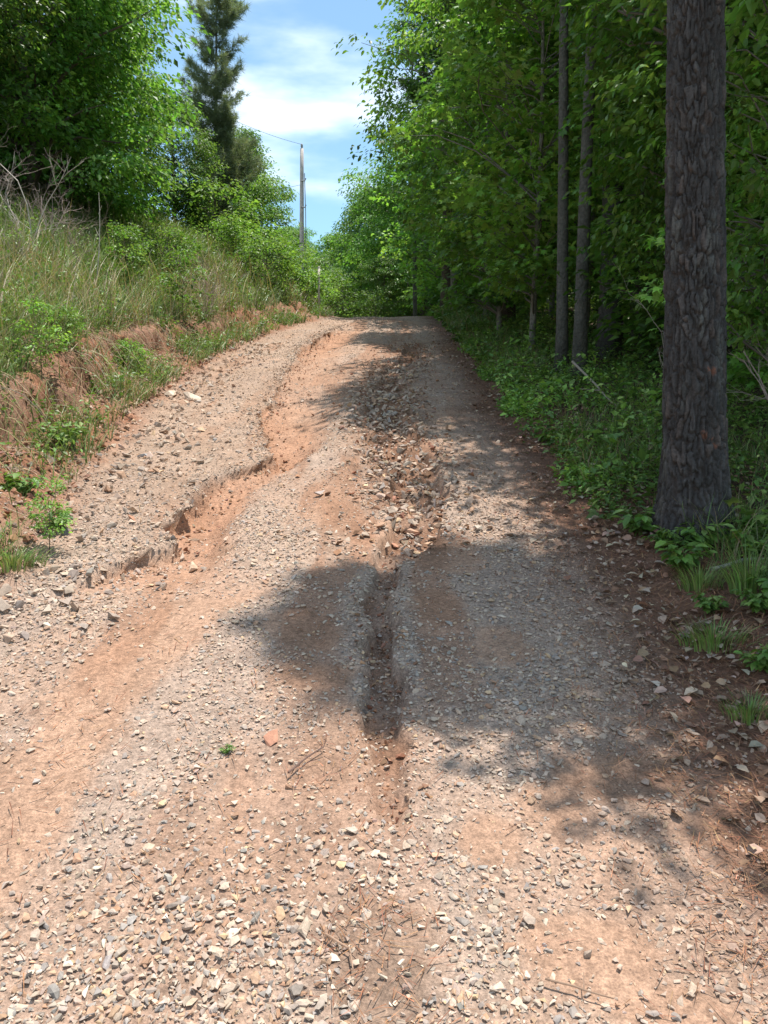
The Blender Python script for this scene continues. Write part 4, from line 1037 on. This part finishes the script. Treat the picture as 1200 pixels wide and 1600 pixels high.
ok = rng.rand(n0) < sstep(-0.5, 0.15, r) * (1 - 0.5 * sstep(0.6, 1.4, r)) * np.clip(0.45 + 2 * fbm(x * 1.8, y * 1.8, 141, 3), 0.05, 1)
x, y = x[ok], y[ok]; n = len(x)
cc = vary(rng, np.array([(0.30, 0.19, 0.125), (0.24, 0.14, 0.09), (0.36, 0.26, 0.19), (0.42, 0.32, 0.24)])[rng.randint(0, 4, n)], n, 0.15, 0.05)
CURL = (OVAL[0] * np.array([1.4, 1, 1.6]), OVAL[1])
scatter(lb, CURL, on(x, y, 0.012 + 0.015 * rng.rand(n)), rot_yxz(rng.rand(n) * 6.283, 0.25 * rng.randn(n), 0.35 * rng.randn(n)), 0.025 + 0.035 * rng.rand(n), cc)
tag(ob('leaf_litter', lb.mesh('leaf_litter', M_dry)), 'curled brown dead leaves scattered along the right road edge', 'leaf litter', kind='stuff')

# sticks
SK = [('stick', 'grey fallen stick among the weeds in front of the big pine', [(1.60, 3.86), (1.78, 3.92), (1.95, 3.9)], 0.011, (0.30, 0.27, 0.24)), ('twig', 'thin curved twig on the brown patch in the foreground', [(-0.14, 1.80), (-0.08, 1.76), (-0.07, 1.70)], 0.003, (0.34, 0.22, 0.15)),
      ('twig', 'dark forked twig lying in the gravel left of the centre rut', [(-0.30, 2.42), (-0.25, 2.5), (-0.20, 2.55)], 0.004, (0.16, 0.10, 0.08)), ('twig', 'short brown twig on the clay right of the foreground centre', [(0.36, 1.68), (0.42, 1.66), (0.5, 1.63)], 0.003, (0.3, 0.2, 0.14)),
      ('twig', 'thin brown twig in the leaf litter below the big pine', [(1.25, 3.3), (1.34, 3.42), (1.47, 3.45)], 0.004, (0.25, 0.18, 0.14)), ('branch', 'bare fallen branch leaning in the undergrowth under the twin grey trunks', [(2.0, 8.6), (2.12, 8.1), (2.2, 7.6)], 0.014, (0.3, 0.25, 0.2))]
for nm, lab, pts, rad, c in SK:
    mb = MB(); p = np.array(pts); t = np.linspace(0, 1, 9)
    px = np.interp(t, np.linspace(0, 1, len(p)), p[:, 0]); py = np.interp(t, np.linspace(0, 1, len(p)), p[:, 1])
    pz = ground_z(px, py) + 0.02 + (0.35 * (1 - t) if nm == 'branch' else 0)
    pz = np.maximum(pz, np.convolve(np.pad(pz, 2, 'edge'), np.ones(5) / 5, 'valid'))
    mb.tube(np.stack([px, py, pz], -1), np.linspace(rad, rad * 0.5, 9) , 6, c)
    k = 5; mb.tube([(px[k], py[k], pz[k]), (px[k] + 0.6 * (py[-1] - py[k]) + 0.02, py[k] + 0.5 * (px[-1] - px[k]), pz[k] + 0.02)], [rad * 0.6, rad * 0.3], 5, c)
    tag(ob(nm, mb.mesh(nm, M_twig)), lab, nm if nm != 'twig' else 'twig')
# bare dead twigs among the shade
DT = [('bare grey dead sapling between the twin trunks and the big pine', D_A, 2.75, 7.4, 0.5, 0.5), ('bare dead twigs right of the big pine', D_B, 2.85, 5.6, 1.0, 1.6), ('tall bare dead sapling at the right picture edge', D_A, 3.4, 6.2, 1.1, 2.6)]
for lab, me, x, y, s, rz in DT:
    o = ob('dead_sapling', me, None, (x, y, gz(x, y))); o.scale = (s, s, s * 1.2); o.rotation_euler = (0.15, 0.1, rz); tag(o, lab, 'dead sapling')

# ------------------------------------------------------------------ utility pole, wires, small post
px_, py_ = -4.25, 42.0
e = bpy.data.objects.new('utility_pole', None); COL.objects.link(e); zb = gz(px_, py_); e.location = (px_, py_, zb - 0.1)
tag(e, 'tall weathered grey wooden utility pole standing beyond the bank against the sky', 'utility pole')
PH = 16.1 - zb
M_pole = surface_mat('weathered_wood', rough=0.9, bump=0.4, bscale=20, dist=0.01, var=((3, 0.8, 1.15), (30, 0.8, 1.2)))
M_metal = surface_mat('dull_metal', rough=0.5, bump=0, colour=(0.25, 0.26, 0.27))
mb = MB(); t = np.linspace(0, 1, 10); mb.tube(np.stack([0.10 * t, 0 * t, PH * t], -1), 0.14 - 0.05 * t, 12, (0.46, 0.41, 0.37)); ob('post', mb.mesh('post', M_pole, True), e)
mb = MB(); mb.tube([(0.10, -0.02, PH - 0.02), (0.10, -0.02, PH + 0.10), (0.10, -0.02, PH + 0.18), (0.10, -0.02, PH + 0.24)], [0.035, 0.06, 0.06, 0.03], 10, (0.3, 0.2, 0.15)); ob('insulator', mb.mesh('insulator', M_metal, True), e)
mb = MB(); mb.tube([(0.26, 0, 1.0), (0.26, 0, PH - 3.2), (0.22, 0, PH - 1.2)], 0.022, 6, (0.3, 0.3, 0.3)); ob('conduit', mb.mesh('conduit', M_metal), e)
for zz in (PH - 1.6, PH - 2.9):
    mb = MB(); mb.tube([(0.05, -0.1, zz), (0.24, -0.12, zz), (0.3, -0.12, zz + 0.12)], 0.03, 6, (0.3, 0.3, 0.3)); ob('bracket', mb.mesh('bracket', M_metal), e)
M_wire = surface_mat('wire', rough=0.5, bump=0, colour=(0.06, 0.065, 0.07))
def wire(a, b, sag, lab, r=0.008):
    t = np.linspace(0, 1, 24); a = np.array(a); b = np.array(b)
    P = a[None] * (1 - t[:, None]) + b[None] * t[:, None]; P[:, 2] -= sag * 4 * t * (1 - t)
    mb = MB(); mb.tube(P, r, 5, (1, 1, 1)); tag(ob('overhead_wire', mb.mesh('overhead_wire', M_wire)), lab, 'wire')
top = np.array([px_, py_, zb])
wire(top + (0.1, -0.02, PH + 0.1), (-13.5, 30.0, 18.2), 0.9, 'thin upper wire running from the pole top down to the left trees')
wire(top + (0.0, -0.1, PH - 1.9), (-14.0, 44.0, 16.2), 0.9, 'thin lower wire sagging left from the utility pole')
e = bpy.data.objects.new('small_post', None); COL.objects.link(e); q = (-1.88, 23.6); e.location = (*q, gz(*q) - 0.1)
tag(e, 'small pale wooden post in the brush right of the utility pole', 'post')
mb = MB(); hp = 6.4 - gz(*q) + 0.1; mb.tube([(0, 0, 0), (0, 0, hp * 0.5), (0.01, 0, hp)], 0.034, 8, (0.55, 0.5, 0.44)); ob('shaft', mb.mesh('shaft', M_pole, True), e)
mb = MB(); mb.tube([(0.01, 0, hp), (0.01, 0, hp + 0.03)], [0.04, 0.02], 8, (0.5, 0.47, 0.42)); ob('cap', mb.mesh('cap', M_pole), e)
